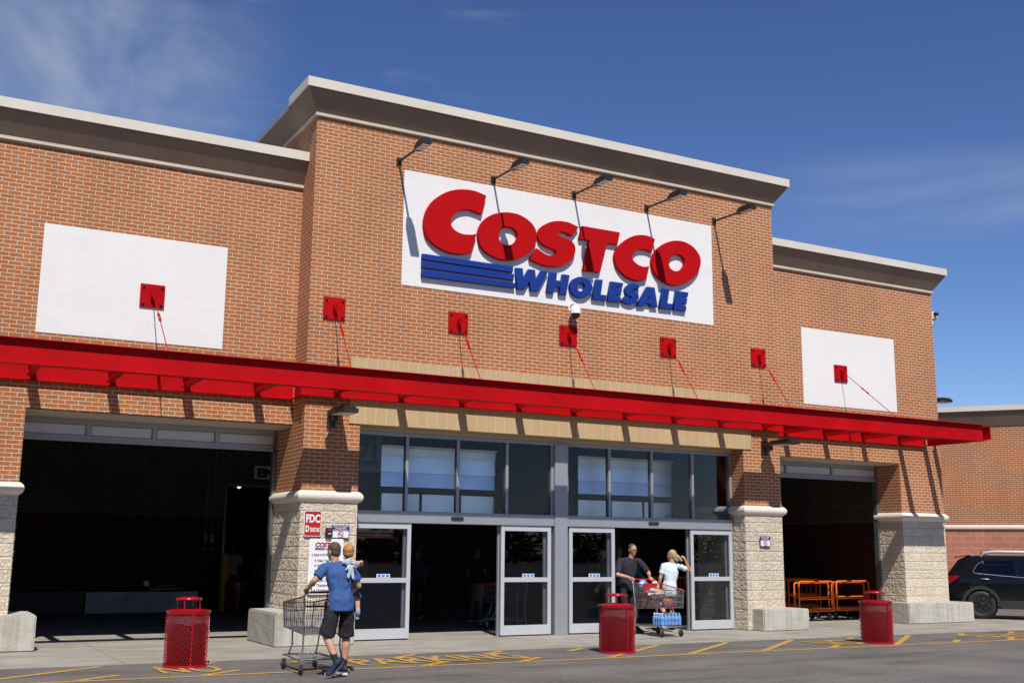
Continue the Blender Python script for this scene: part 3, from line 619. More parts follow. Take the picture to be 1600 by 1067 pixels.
for x, z, l in ((1.63, 8.82, 'leftmost black arm lamp, over the left corner of the white sign panel'), (3.65, 8.81, 'black arm lamp whose shadow crosses the first red O of the sign'),
                (5.53, 8.81, 'middle black arm lamp, with its shadow falling on the letter T'), (7.35, 8.81, 'black arm lamp whose shadow crosses the last red O of the sign'),
                (9.18, 8.80, 'rightmost black arm lamp, on bare brick beside the white sign panel')): sign_lamp(x, z, l)
def wall_light(x, z, label, side=None, k=1.0):
    """flat area light on a wall bracket; side: wall faces +x at that x"""
    t = thing('wall_light', label, 'lamp', (x, 0, z), 'flat wall lights under the canopy' if side is None else None)
    P = (lambda u, o, zz: (x + u, -o, z + zz)) if side is None else (lambda u, o, zz: (x + o * k, side + u, z + zz))
    a = MB()
    def bx(u0, u1, o0, o1, z0, z1):
        c = [P(u, o, q) for q in (z0, z1) for o in (o0, o1) for u in (u0, u1)]
        a.add(c, [(0, 2, 3, 1), (4, 5, 7, 6), (0, 1, 5, 4), (2, 6, 7, 3), (0, 4, 6, 2), (1, 3, 7, 5)])
    bx(-.07, .07, .001, .05, -.26, .05); bx(-.04, .04, .05, .26, -.16, -.06); bx(-.06, .06, .05, .30, -.055, .02)
    a.build('bracket', 'darkmetal', t)
    a = MB(); poly = [(-.10, .24), (.10, .24), (.19, .34), (.19, .86), (.13, 1.02), (-.13, 1.02), (-.19, .86), (-.19, .34)]
    a.prism(poly, -.065, -.01, lambda u, v, d: P(u, v, d)); a.prism([(u * .8, .63 + (v - .63) * .85) for u, v in poly], -.01, .03, lambda u, v, d: P(u, v, d))
    hd = a.build('lamp_head', 'darkmetal', t)
    a = MB(); a.prism([(-.13, .36), (.13, .36), (.13, .82), (-.13, .82)], -.072, -.066, lambda u, v, d: P(u, v, d)); a.build('lens', 'lens', hd)
wall_light(.48, 3.95, 'flat black wall light under the canopy on the pier with the red fire sign')
wall_light(10.40, 3.94, 'flat black wall light under the canopy between the doors and the orange carts')
wall_light(16.767, 5.50, 'flat black light sticking out from the right end wall of the store', side=.85, k=.62)
t = thing('security_camera', 'white dome security camera on the brick just below the store sign', 'camera', (5.45, 0, 6.4))
a = MB(); a.box(5.40, 5.50, -.012, -.001, 6.36, 6.50); a.tube([(5.45, -.01, 6.47), (5.45, -.12, 6.48), (5.45, -.20, 6.46), (5.45, -.20, 6.42)], .022, 10); a.build('mount', 'white', t)
a = MB(); a.lathe((5.45, -.20, 6.26), [(.0, .17), (.07, .165), (.095, .14), (.105, .03), (.11, 0)], 28); a.build('housing', 'white', t)
a = MB(); a.lathe((5.45, -.20, 6.25), [(.088, .01), (.085, -.03), (.06, -.07), (.03, -.085), (0, -.09)], 24); a.build('dome', 'black', t)
t = thing('security_camera', 'small camera on a beige gusset bracket at the right end of the store wall', 'camera', (16.77, .9, 7.6))
a = MB(); a.box(16.767, 16.79, .80, .90, 7.30, 7.86); a.box(16.79, 17.12, .80, .90, 7.58, 7.78, .01); a.prism([(16.79, 7.575), (17.10, 7.575), (16.79, 7.32)], .835, .865, lambda u, v, d: (u, d, v)); a.build('bracket', 'coping', t)
a = MB(); a.lathe((17.02, .79, 7.72), [(.05, 0), (.055, .05), (.04, .09), (0, .1)], 16, (0, -1, -.2)); a.build('camera_ball', 'black', t)

# ================================================================ SIGNS ON THE PIERS
YP = -.045
def plate(x0, x1, z0, z1, r, y, th, name, m, parent):
    n = 5; pts = []
    for cx, cz, a0 in ((x1 - r, z1 - r, 0), (x0 + r, z1 - r, 90), (x0 + r, z0 + r, 180), (x1 - r, z0 + r, 270)):
        for k in range(n + 1):
            a = R(a0 + 90 * k / n); pts.append((cx + r * math.cos(a), cz + r * math.sin(a)))
    mb = MB(); mb.prism(pts, y, y - th, lambda u, v, d: (u, d, v)); return mb.build(name, m, parent)
t = thing('fire_sign', 'red rounded sign reading FDC D SIDE on the stone pier', 'sign', (.21, YP, 2.02))
plate(.055, .365, 1.805, 2.24, .03, YP, .006, 'sign_plate', 'white', t); p = plate(.066, .354, 1.816, 2.229, .025, YP - .0062, .002, 'sign_face', 'signred', t)
yy = YP - .0105
fit_text('FDC', .084, .338, 2.045, .135, yy, .007).build('lettering', 'white', p, False)
fit_text('D', .083, .150, 1.885, .105, yy, .006).build('lettering', 'white', p, False); fit_text('SIDE', .165, .338, 1.885, .07, yy, .0022).build('lettering', 'white', p, False)
t = thing('key_box', 'small dark box with a red label beside the red fire sign', 'box', (.49, YP, 1.88))
a = MB(); a.box(.44, .545, YP - .07, YP, 1.80, 1.955, .008); a.build('case', 'darkmetal', t); a = MB(); a.box(.475, .535, YP - .074, YP - .0705, 1.905, 1.938); a.build('red_label', 'signred', t); a = MB(); a.box(.475, .525, YP - .074, YP - .0705, 1.845, 1.865); a.build('keyhole_plate', 'lens', t)
def smoke_sign(x0, x1, z0, z1, label):
    t = thing('no_smoking_sign', label, 'sign', ((x0 + x1) / 2, YP, z0), 'blue and white no smoking signs')
    b = plate(x0, x1, z0, z1, .01, YP, .005, 'sign_plate', 'signblue', t); h = z1 - z0; wd = x1 - x0; y1 = YP - .0055
    a = MB(); a.box(x0 + .014, x1 - .014, y1 - .002, y1, z0 + .014, z0 + h * .56); fc = a.build('sign_face', 'white', b)
    for i, s in enumerate(('State Law Prohibits', 'Smoking Within', '8 Feet Of This Entrance')):
        k = .42 if i != 1 else .30
        fit_text(s, (x0 + x1) / 2 - wd * k, (x0 + x1) / 2 + wd * k, z1 - h * (.13 + .125 * i), h * .085, y1 - .001, .0008).build('lettering', 'white', b, False)
    cx, cz, r = (x0 + x1) / 2, z0 + h * .30, h * .22
    a = MB(); a.tube([(cx + r * math.cos(k * math.pi / 12), y1 - .003, cz + r * math.sin(k * math.pi / 12)) for k in range(24)], h * .028, 6, True)
    a.tube([(cx - r * .7, y1 - .004, cz + r * .7), (cx + r * .7, y1 - .004, cz - r * .7)], h * .026, 6); a.build('ban_ring', 'signred', fc)
    a = MB(); a.box(cx - r * .7, cx + r * .5, y1 - .0035, y1 - .0025, cz - h * .03, cz + h * .03); a.build('cigarette', 'ink', fc)
smoke_sign(.565, .885, 1.775, 2.0, 'blue and white no smoking sign to the right of the dark key box')
smoke_sign(10.185, 10.47, 1.73, 1.95, 'blue and white no smoking sign alone on the pier left of the orange carts')
t = thing('notice_board', 'tall white notice board of holiday closings behind the man in blue', 'sign', (.48, YP, 1.3))
p = plate(.165, .785, .83, 1.767, .03, YP, .006, 'sign_plate', 'white', t); yy = YP - .009
fit_text('COSTCO', .27, .69, 1.63, .075, yy, .006, .22).build('lettering', 'signred', p, False)
a = MB()
for k in range(3): a.box(.27, .44, yy, yy + .001, 1.575 + k * .015, 1.584 + k * .015)
a.build('stripes', 'signblue', p); fit_text('WHOLESALE', .44, .69, 1.575, .038, yy, .001).build('lettering', 'signblue', p, False)
fit_text('Is closed on the following holidays:', .215, .735, 1.475, .05, yy, .001).build('lettering', 'ink', p, False)
a = MB()
for i, s in enumerate(("New Year's Day", 'Easter', 'Memorial Day', 'Independence Day', 'Labor Day', 'Thanksgiving', 'Christmas')):
    z = 1.375 - i * .083; w = text_width(s, .05 / .73)
    fit_text(s, .32, .32 + w * .82, z, .048, yy, .0012).build('lettering', 'ink', p, False)
    a.lathe((.285, yy, z + .022), [(.014, 0), (.012, .002), (0, .0025)], 10, (0, -1, 0))
a.build('bullet', 'ink', p)

# ================================================================ CONCRETE BLOCKS
def block(x0, x1, y0, y1, h, label):
    bm = bmesh.new(); bmesh.ops.create_cube(bm, size=1)
    for v in bm.verts: v.co = Vector(((x0 + x1) / 2 + v.co.x * (x1 - x0), (y0 + y1) / 2 + v.co.y * (y1 - y0), h / 2 - .005 + v.co.z * (h + .01)))
    bmesh.ops.bevel(bm, geom=bm.edges[:], offset=.022, segments=2, affect='EDGES')
    bmesh.ops.subdivide_edges(bm, edges=bm.edges[:], cuts=7, use_grid_fill=True)
    for v in bm.verts:
        n = noise.noise(v.co * 7); e = noise.noise(v.co * 19)
        lowchip = max(0, .12 - v.co.z) * max(0, n) * .25
        v.co += Vector((n * .004 + e * .003, (n * .004 + e * .004) + lowchip, e * .003))
    me = bpy.data.meshes.new('concrete_block'); bm.to_mesh(me); bm.free(); me.materials.append(M['block'])
    tag(link('concrete_block', me), label, 'concrete block', 'concrete blocks guarding the piers')
block(-6.1, -4.03, .38, 1.6, .545, 'weathered concrete block at the foot of the leftmost pier')
block(-.44, .955, -.30, 1.35, .545, 'weathered concrete block behind the man and his empty shopping cart')
block(9.95, 11.22, -.36, .9, .44, 'concrete block at the pier between the sliding doors and the orange carts')
block(14.93, 17.16, .28, 1.5, .47, 'long concrete block at the rightmost pier, in front of the black car')

# ================================================================ TRASH CANS
def trash_can():
    t = thing('trash_can', 'red mesh trash can beside the empty left bay, standing on the painted word', 'trash can', (0, 0, 0), 'red mesh trash cans on the hatched lane')
    r0, z0, z1 = .292, .035, .735; n = 46; rows = 19
    m = MB()
    for s in (1, -1):
        for k in range(n):
            vs = []; fs = []
            for j in range(rows + 1):
                a = 2 * math.pi * (k + s * j * .5) / n; z = z0 + (z1 - z0) * j / rows
                # strand: flat ribbon with depth
                da = .0031 / r0
                for rr, d in ((r0 - .002 + s * .001, -da), (r0 + .002 + s * .001, -da), (r0 + .002 + s * .001, da), (r0 - .002 + s * .001, da)):
                    vs.append((rr * math.cos(a + d), rr * math.sin(a + d), z))
            for j in range(rows):
                for q in range(4): fs.append((j * 4 + q, j * 4 + (q + 1) % 4, (j + 1) * 4 + (q + 1) % 4, (j + 1) * 4 + q))
            m.add(vs, fs)
    m.build('mesh_side', 'redbin', t, False)
    m = MB(); m.lathe((0, 0, 0), [(.288, .0), (.302, .0), (.302, .035), (.288, .035)], 64, smooth=False); m.build('base_ring', 'redbin', t)
    m = MB(); m.lathe((0, 0, 0), [(.288, .72), (.300, .72), (.300, .742), (.306, .744), (.308, .758), (.16, .782), (.145, .782), (.145, .76), (.288, .74)], 64, smooth=False); m.build('lid', 'redbin', t)
    for k in range(4): a = R(45 + 90 * k + 12); MB().tube([(.16 * math.cos(a), .16 * math.sin(a), .77), (.16 * math.cos(a), .16 * math.sin(a), .905)], .0085, 8).build('post', 'redbin', t)
    m = MB(); m.lathe((0, 0, .895), [(0, 0), (.165, 0), (.178, .006), (.178, .026), (.165, .032), (.09, .045), (0, .05)], 48); m.build('rain_cap', 'redbin', t)
    m = MB(); m.lathe((0, 0, 0), [(0, .03), (.255, .03), (.27, .66), (.275, .70), (.262, .70)], 40); m.build('liner', 'black', t)
    m = MB(); a = R(-78); m.box(-.006, .006, -.303, -.29, .03, .735); m.build('seam_bar', 'redbin', t)
    vs = []; n = 80
    for j in range(7):
        for k in range(n):
            a = 2 * math.pi * k / n; p = Vector((math.cos(a) * 3, math.sin(a) * 3, j * .6)); d = noise.noise(p * 2.3) * .008
            vs.append(((.277 + d - .003) * math.cos(a), (.277 + d - .003) * math.sin(a), .715 - j * .024 + (noise.noise(Vector((math.cos(a) * 2, math.sin(a) * 2, 3))) * .05 if j == 6 else 0)))
    m = MB(); m.add(vs, [(j * n + k, j * n + (k + 1) % n, (j + 1) * n + (k + 1) % n, (j + 1) * n + k) for j in range(6) for k in range(n)], True); m.build('bin_bag', simple('clear_bag', (.10, .095, .10), .2, 0, .3, 20), t)
    return t
tc0 = trash_can(); tc0.location = (-2.40, -2.60, -.018)
copy_thing(tc0, (6.83, -.50, 0), 'red mesh trash can in front of the couple with the full cart', 'red mesh trash cans on the hatched lane')
copy_thing(tc0, (12.45, -.74, 0), 'red mesh trash can standing before the orange flatbed carts', 'red mesh trash cans on the hatched lane')
tb = copy_thing(tc0, (4.2, 13.1, .0), 'dim red trash can inside the left bay by the yellow bollard', None)
if 'group' in tb: del tb['group']
# ================================================================ CARTS
M['cartgrey'] = simple('cart_grey_steel', (.13, .135, .145), 0.4, 0.5, 0.15, 12)
M['redplastic'] = simple('red_plastic', (.46, .012, .015), 0.4, 0, 0.08, 8)
def wheel(c, r, w, ax, parent):
    m = MB(); c = Vector(c); ax = Vector(ax).normalized()
    m.lathe(c - ax * w / 2, [(r * .45, 0), (r * .9, 0), (r, w * .2), (r, w * .8), (r * .9, w), (r * .45, w)], 20, ax); o = m.build('wheel', 'black', parent)
    m = MB(); m.lathe(c - ax * w * .45, [(0, 0), (r * .46, 0), (r * .46, w * .9), (0, w * .9)], 14, ax); m.build('hub', 'lens', o)
    m = MB(); up = Vector((0, 0, 1)); side = ax
    for s in (-1, 1): m.obox(c + side * s * (w * .5 + .007) + up * r * .55, side * .0025, ax.cross(up) * .016, up * r * .62)
    m.obox(c + up * r * 1.2, side * (w * .5 + .01), ax.cross(up) * .018, up * .004); m.build('caster_fork', 'chrome', o)
def shopping_cart(loc, head, label, full=False):
    """local frame: x right, y forward, z up; head = heading angle"""
    t = thing('shopping_cart', label, 'shopping cart', loc)
    ca, sa = math.cos(head), math.sin(head); L = Vector(loc)
    P = lambda x, y, z: L + Vector((x * ca - y * sa, x * sa + y * ca, z))
    wr, wf = .285, .225
    def half(y): k = (y + .46) / .96; return wr + (wf - wr) * k
    zt = lambda y: 1.0 - .12 * (y + .46) / .96
    zb = lambda y: .50 + .05 * (y + .46) / .96
    m = MB()
    for s in (-1, 1):       # rear posts, legs and chassis tubes
        m.tube([P(s * wr, -.60, 1.055), P(s * wr, -.50, 1.04), P(s * wr, -.46, .99), P(s * (wr - .02), -.42, .52), P(s * (wr - .03), -.40, .36), P(s * wr, -.43, .16)], .0135, 8)
        m.tube([P(s * (wf - .03), .18, .53), P(s * (wf - .04), .20, .34), P(s * (wf - .03), .30, .21)], .0125, 8)
        m.tube([P(s * wr, -.43, .17), P(s * (wf + .01), .30, .20), P(s * wf, .42, .19)], .0135, 8)
    m.tube([P(-wf, .42, .19), P(-wf * .6, .47, .19), P(wf * .6, .47, .19), P(wf, .42, .19)], .0125, 8)
    m.tube([P(-wr, -.43, .19), P(wr, -.43, .19)], .01, 8)
    for k in range(8): x = -.18 + k * .36 / 7; m.tube([P(x, -.42, .205), P(x, .43, .205)], .003, 5)
    m.build('chassis', 'chrome', t)
    m = MB(); rw = .0040 if full else .0034
    for s in (-1, 1):
        for k in range(25):
            y = -.44 + k * .93 / 24; m.tube([P(s * half(y), y, zt(y)), P(s * (half(y) - .03), y, zb(y))], rw, 4)
        for f in (0, .33, .66): m.tube([P(s * (half(y) - .03 * (1 - f)), y, zb(y) + (zt(y) - zb(y)) * f) for y in (-.46, .5)], .0045, 5)
    for k in range(15):
        f = -1 + 2 * k / 14
        m.tube([P(f * wf, .50, zt(.5)), P(f * (wf - .03), .50, zb(.5))], rw, 4); m.tube([P(f * (wr - .03), -.43, zb(-.46)), P(f * (wf - .03), .5, zb(.5))], rw, 4)
        m.tube([P(f * (wr - .01), -.45, .97), P(f * (wr - .03), -.43, .51)], rw, 4)
    for f in (0, .33, .66): m.tube([P(-(wf - .03 * (1 - f)), .5, zb(.5) + (zt(.5) - zb(.5)) * f), P(wf - .03 * (1 - f), .5, zb(.5) + (zt(.5) - zb(.5)) * f)], .0045, 5)
    for y in (-.3, -.1, .1, .3): m.tube([P(-half(y) + .03, y, zb(y)), P(half(y) - .03, y, zb(y))], .004, 5)
    for q in (.6, .75, .9): m.tube([P(-wr, -.45, q), P(wr, -.45, q)], .004, 5)
    for s in (-1, 1): m.tube([P(s * wf, .505, zt(.5)), P(s * (wf - .03), .505, zb(.5) - .01)], .011, 6)
    m.build('basket', 'chrome' if full else 'cartgrey', t)  # full cart gets paler wire: its sunlit look is in the colour
    m = MB(); m.tube([P(-wr, -.44, 1.0), P(-wf, .50, zt(.5)), P(wf, .50, zt(.5)), P(wr, -.44, 1.0)], .0105, 6); m.build('red_rim', 'redplastic', t)
    m = MB(); m.tube([P(-wr + .02, -.60, 1.055), P(wr - .02, -.60, 1.055)], .0165, 10); m.build('handle', 'redplastic', t)
    m = MB()
    if full: m.obox(P(0, -.27, .90), P(.17, 0, 0) - L, P(0, .005, 0) - L, (0, 0, .09)); m.obox(P(0, -.36, .80), P(.22, 0, 0) - L, P(0, .085, 0) - L, (0, 0, .006)); m.build('child_seat', 'redplastic', t)
    else:
        m.obox(P(0, -.37, .865), P(.23, 0, 0) - L, P(0, .075, 0) - L, (0, 0, .007)); m.obox(P(.02, -.455, .80), P(.016, 0, 0) - L, P(0, .004, 0) - L, (0, 0, .13)); cs = m.build('child_seat', 'black', t)
        m = MB(); m.tube([P(-.24, -.445, .875), P(.24, -.445, .875)], .008, 6); m.tube([P(.02, -.462, .87), P(.02, -.50, 1.03)], .011, 6); m.build('seat_strap', 'redplastic', cs)
    ax = P(1, 0, 0) - L; ax.z = 0
    for x, y in ((-wr, -.43), (wr, -.43), (-wf, .40), (wf, .40)): wheel(P(x, y, .066), .066, .032, ax, t)
    return t
shopping_cart((-1.03, -3.83, -.018), R(2), 'empty grey shopping cart with red handle pushed by the man in blue')
shopping_cart((7.20, -.46, -.004), R(180), 'grey shopping cart full of goods coming out of the right doors', True)
# goods in the full cart
def pack(cx, cy, z, ang, dims, name, m, label, cat, b=.02):
    t = MB(); a = R(ang); ax = Vector((math.cos(a), math.sin(a), 0)); ay = Vector((-math.sin(a), math.cos(a), 0))
    bm = bmesh.new(); bmesh.ops.create_cube(bm, size=1); bmesh.ops.bevel(bm, geom=bm.edges[:], offset=b / max(dims), segments=2, affect='EDGES')
    bm.verts.index_update(); t.add([Vector((cx, cy, z + dims[2] / 2)) + ax * v.co.x * dims[0] + ay * v.co.y * dims[1] + Vector((0, 0, v.co.z * dims[2])) for v in bm.verts], [[v.index for v in f.verts] for f in bm.faces], True); bm.free()
    return tag(t.build(name, m), label, cat)
M['carton'] = simple('orange_carton', (.42, .13, .05), 0.6, 0, .5, 14); M['cartonr'] = simple('red_carton', (.40, .03, .04), 0.6, 0, .4, 18)
M['bluewhite'] = simple('blue_white_wrap', (.18, .30, .62), 0.35, 0, .75, 22); M['pinkcloth'] = simple('pale_pink_wrap', (.62, .47, .46), 0.75, 0, .12, 18); M['kraft'] = simple('beige_bag', (.60, .50, .40), .8, 0, .12, 20)
M['tray'] = simple('clear_tray', (.34, .34, .34), .3, 0, .3, 30)
pack(7.06, -.35, .535, 4, (.17, .36, .17), 'carton', 'carton', 'orange carton low in the full cart, under the pink bundle', 'box'); pack(7.33, -.45, .535, -5, (.18, .36, .16), 'carton', 'carton', 'orange carton in the front half of the full cart, beside the red one', 'box')
pack(7.20, -.78, .55, 8, (.26, .20, .12), 'carton', 'cartonr', 'small red carton at the front of the full cart', 'box')
pack(7.08, -.62, .56, 12, (.16, .22, .07), 'food_tray', 'tray', 'grey food tray beside the orange carton in the full cart', 'tray')
pack(7.08, -.10, .85, 14, (.22, .13, .20), 'paper_pack', 'bluewhite', 'blue and white pack in the child seat of the full cart', 'package', .05)
def lump(name, c, rad, m, label, cat, seed, sc=4, amp=.35):
    bm = bmesh.new(); bmesh.ops.create_icosphere(bm, subdivisions=4, radius=1)
    for v in bm.verts:
        d = 1 + amp * (noise.noise(v.co * sc * .5 + Vector((seed, 0, 0))) + .5 * noise.noise(v.co * sc + Vector((0, seed, 0))))
        v.co = Vector(c) + Vector((v.co.x * rad[0], v.co.y * rad[1], v.co.z * rad[2])) * d
    me = bpy.data.meshes.new(name); bm.to_mesh(me); bm.free(); me.polygons.foreach_set('use_smooth', [True] * len(me.polygons)); me.materials.append(M[m]); return tag(link(name, me), label, cat)
pb = lump('bundle', (7.10, -.52, .80), (.17, .14, .09), 'pinkcloth', 'crumpled pale pink bundle with a yellow sticker on the goods in the full cart', 'bundle', 3.3, 5, .5)
a = MB(); a.obox((7.06, -.60, .875), (.028, 0, .004), (0, -.012, .012), (0, .018, .02)); a.build('sticker', simple('yellow_sticker', (.75, .62, .05), .5), pb)
lump('shopping_bag', (7.36, -.12, .90), (.085, .07, .12), 'kraft', 'beige bag beside the red seat flap of the full cart', 'bag', 9.1, 4, .3)
# water case on the lower rack
M['water'] = simple('water_bottle_blue', (.17, .37, .66), 0.12, 0, .25, 14, spec=.8); M['waterlab'] = simple('bottle_label', (.10, .24, .58), .3, 0, .5, 30)
t = thing('water_case', 'shrink-wrapped case of small blue water bottles on the lower rack of the full cart', 'water case', (7.2, -.72, .22))
for i in range(6):
    for j in range(4):
        a = MB(); a.lathe((6.985 + i * .081, -.86 + j * .081, .213), [(.032, 0), (.038, .012), (.0395, .06), (.035, .085), (.0395, .115), (.036, .155), (.016, .198), (.016, .21)], 12); b = a.build('bottle', 'water', t)
        a = MB(); a.lathe((6.985 + i * .081, -.86 + j * .081, .421), [(.0185, 0), (.0185, .018), (.0, .019)], 10); a.build('cap', 'white', b)
        a = MB(); a.lathe((6.985 + i * .081, -.86 + j * .081, .28), [(.0402, 0), (.0402, .06)], 12); a.build('bottle_label', 'waterlab', b)

# ================================================================ ORANGE FLATBED CARTS
def flatbed():
    t = thing('flatbed_cart', 'front orange flatbed cart of the middle row', 'flatbed cart', (0, 0, 0), 'nested orange flatbed carts in the right bay')
    m = MB(); w = .55
    for y, top in ((0, .93), (.16, .90)):
        m.tube([(-w, y, .22), (-w, y, top - .06), (-w + .02, y, top - .015), (-w + .06, y, top), (w - .06, y, top), (w - .02, y, top - .015), (w, y, top - .06), (w, y, .22)], .022, 8)
        m.tube([(-w, y, .52 + y * .2), (w, y, .52 + y * .2)], .018, 8)
    for s in (-1, 1): m.tube([(s * w, 0, .56), (s * w, .16, .56)], .012, 6)
    m.build('handle_frame', 'orange', t)
    m = MB()
    for x in (-w, -.18, .18, w): m.tube([(x, 0, .235), (x, .80, .235)], .016, 8)
    for y in (.0, .2, .4, .6, .80): m.tube([(-w, y, .235), (w, y, .235)], .014, 8)
    for y in (.06, .14, .22): m.tube([(-w + .05, y, .275), (w - .05, y, .275)], .013, 8)
    m.box(-w + .02, w - .02, .24, .78, .225, .24); m.build('deck', 'orange', t)
    m = MB()
    for k in range(13):
        x = -.48 + k * .08; m.tube([(x, .03, .29), (x + .035, .10, .33), (x + .02, .2, .29)], .006, 5)
    m.build('chain', 'chrome', t)
    for x, y in ((-w + .05, .10), (w - .05, .10), (-w + .05, .70), (w - .05, .70)): wheel((x, y, .075), .075, .04, (1, .1, 0), t)
    return t
f0 = flatbed(); f0.location = (13.55, 1.86, 0)
for r_, (x, y) in enumerate(((13.55, 1.86), (14.92, 2.02), (12.4, 4.4))):
    for k in range(4 if r_ < 2 else 3):
        if r_ == 0 and k == 0: continue
        ordn = ('front', 'second', 'third', 'fourth', 'rear')[k]
        copy_thing(f0, (x - 13.55 + k * .05, y - 1.86 + (1.75 + (k - 1) * .40 if k else 0), 0), f'{ordn} orange flatbed cart, counted inward, of the ' + ('middle row', 'right row', 'left row in the dark')[r_])
f0['label'] = 'front orange flatbed cart, counted inward, of the middle row'

# ================================================================ DIM THINGS INSIDE THE STORE
t = thing('bollard', 'yellow bollard at the doorway inside the left bay', 'bollard', (1.5, 10.6, 0)); m = MB(); m.lathe((1.5, 10.6, 0), [(.115, 0), (.115, 1.34), (.10, 1.41), (.05, 1.45), (0, 1.46)], 24); m.build('cover', 'yellow', t)
t = thing('bollard', 'yellow bollard inside the left sliding doors', 'bollard', (3.9, 7.6, 0)); m = MB(); m.lathe((4.15, 7.6, 0), [(.115, 0), (.115, 1.24), (.10, 1.31), (.05, 1.35), (0, 1.36)], 24); m.build('cover', 'yellow', t)
m = MB(); m.box(-1.85, .85, 10.55, 10.95, 0, .51, .01); m.box(-1.85, .85, 10.53, 10.55, .0, .06); tag(m.build('steel_bench', 'steelpl'), 'low steel plate bench along the back wall of the left bay', 'bench')
m = MB(); m.box(-5.4, -1.87, 10.6, 10.95, 0, .53, .01); tag(m.build('low_wall', 'darkmetal'), 'long dark low kerb wall left of the steel bench', 'low wall')
m = MB()
m.tube([(-.35, 10.8, .55), (.5, 10.75, .58)], .03, 8); m.tube([(-.2, 10.7, .62), (.35, 10.8, .66)], .022, 8); m.lathe((-.40, 10.75, .70), [(.07, 0), (.07, .05)], 12, (0, 1, 0)); m.tube([(-.4, 10.77, .68), (-.25, 10.75, .56)], .02, 6)
tag(m.build('folded_trolley', 'chrome'), 'folded trolley lying on the steel bench in the left bay', 'trolley')
for x in (1.05, 1.22):
    m = MB(); m.tube([(x, 10.98, 1.95), (x, 10.98, 4.6)], .013, 8); m.box(x - .05, x + .05, 10.93, 11.0, 1.72, 1.94, .006); m.box(x - .03, x + .03, 10.95, 11.0, 1.55, 1.62)
    tag(m.build('conduit', 'graysign'), 'thin electrical conduit with an outlet box beside the inner doorway', 'conduit', 'twin conduits on the back wall')
t = thing('entrance_sign', 'grey wall sign over the inner doorway beginning with EN', 'sign', (2.8, 10.97, 3.6)); m = MB(); m.box(2.26, 4.4, 10.97, 10.995, 3.42, 3.77); p = m.build('sign_plate', 'white', t); fit_text('ENTRANCE', 2.33, 4.33, 3.49, .22, 10.965, .02).build('lettering', 'ink', p, False)
t = thing('hours_sign', 'dim opening hours sign inside, behind the leftmost sliding door', 'sign', (2.6, 3.4, 1.9))
m = MB(); m.box(1.85, 3.16, 3.40, 3.43, 1.83, 2.6); p = m.build('sign_plate', 'white', t)
fit_text('SATURDAY', 1.98, 2.48, 2.12, .075, 3.395, .006).build('lettering', 'ink', p, False); fit_text('9:30 - 6:00', 2.66, 3.06, 2.12, .075, 3.395, .006).build('lettering', 'ink', p, False)
fit_text('SUNDAY', 1.98, 2.38, 1.98, .075, 3.395, .006).build('lettering', 'ink', p, False); fit_text('10:00 - 6:00', 2.60, 3.06, 1.98, .075, 3.395, .006).build('lettering', 'ink', p, False)
m = MB(); m.box(1.86, 3.15, 3.392, 3.398, 1.84, 1.94); q = m.build('sign_strip', 'signred', p); fit_text('24 HOURS A DAY AT WWW.COSTCO.COM', 1.9, 3.1, 1.865, .045, 3.39, .004).build('lettering', 'white', q, False)
m = MB(); m.tube([(2.0, 3.415, 2.6), (2.0, 3.415, 4.6)], .006, 5); m.tube([(3.0, 3.415, 2.6), (3.0, 3.415, 4.6)], .006, 5); m.build('hanger', 'chrome', t)
t = thing('savings_poster', 'dark blue poster reading $71 INSTANT behind the leftmost upper pane', 'poster', (1.6, 1.0, 3.4))
m = MB(); m.box(1.20, 1.86, 1.0, 1.006, 3.02, 3.72); p = m.build('sheet', simple('slate_sheet', (.13, .15, .19), .6), t); dk = simple('slate_ink', (.035, .04, .055), .6)
fit_text('SAVE', 1.42, 1.76, 3.62, .06, .997, .004).build('lettering', dk, p, False); fit_text('$', 1.28, 1.36, 3.44, .11, .997, .006).build('lettering', dk, p, False); fit_text('71', 1.42, 1.76, 3.29, .29, .997, .02).build('lettering', dk, p, False); fit_text('INSTANT', 1.27, 1.80, 3.15, .085, .997, .008).build('lettering', dk, p, False)
m = MB(); m.box(1.27, 1.80, .994, .999, 3.09, 3.115); m.build('red_rule', 'signred', p)
t = thing('pharmacy_sign', 'dim PHARMACY lettering on a dark red fascia deep inside the store', 'sign', (6.6, 10.9, 2.6)); m = MB(); m.box(5.2, 8.6, 10.9, 10.98, 2.42, 2.80); p = m.build('fascia', 'signred', t); fit_text('Rx', 5.5, 5.85, 2.5, .22, 10.89, .02).build('lettering', 'graysign', p, False); fit_text('PHARMACY', 6.3, 8.3, 2.5, .22, 10.89, .02).build('lettering', 'graysign', p, False)
t = thing('counter', 'dark blue draped counter inside the left sliding doors', 'counter', (3.9, 5.6, 0)); m = MB(); m.box(3.1, 4.3, 5.4, 6.0, 0, .86, .03); m.build('drape', simple('navy_drape', (.02, .035, .13), .8, 0, .2, 6, .4, 10), t); m = MB(); m.box(3.08, 4.32, 5.38, 6.02, .861, .885); m.build('top', 'graysign', t)
# second cart seen through the glass of the left doors
shopping_cart((5.25, 2.4, 0), R(80), 'dim pale shopping cart standing inside behind the door left of the wide mullion')

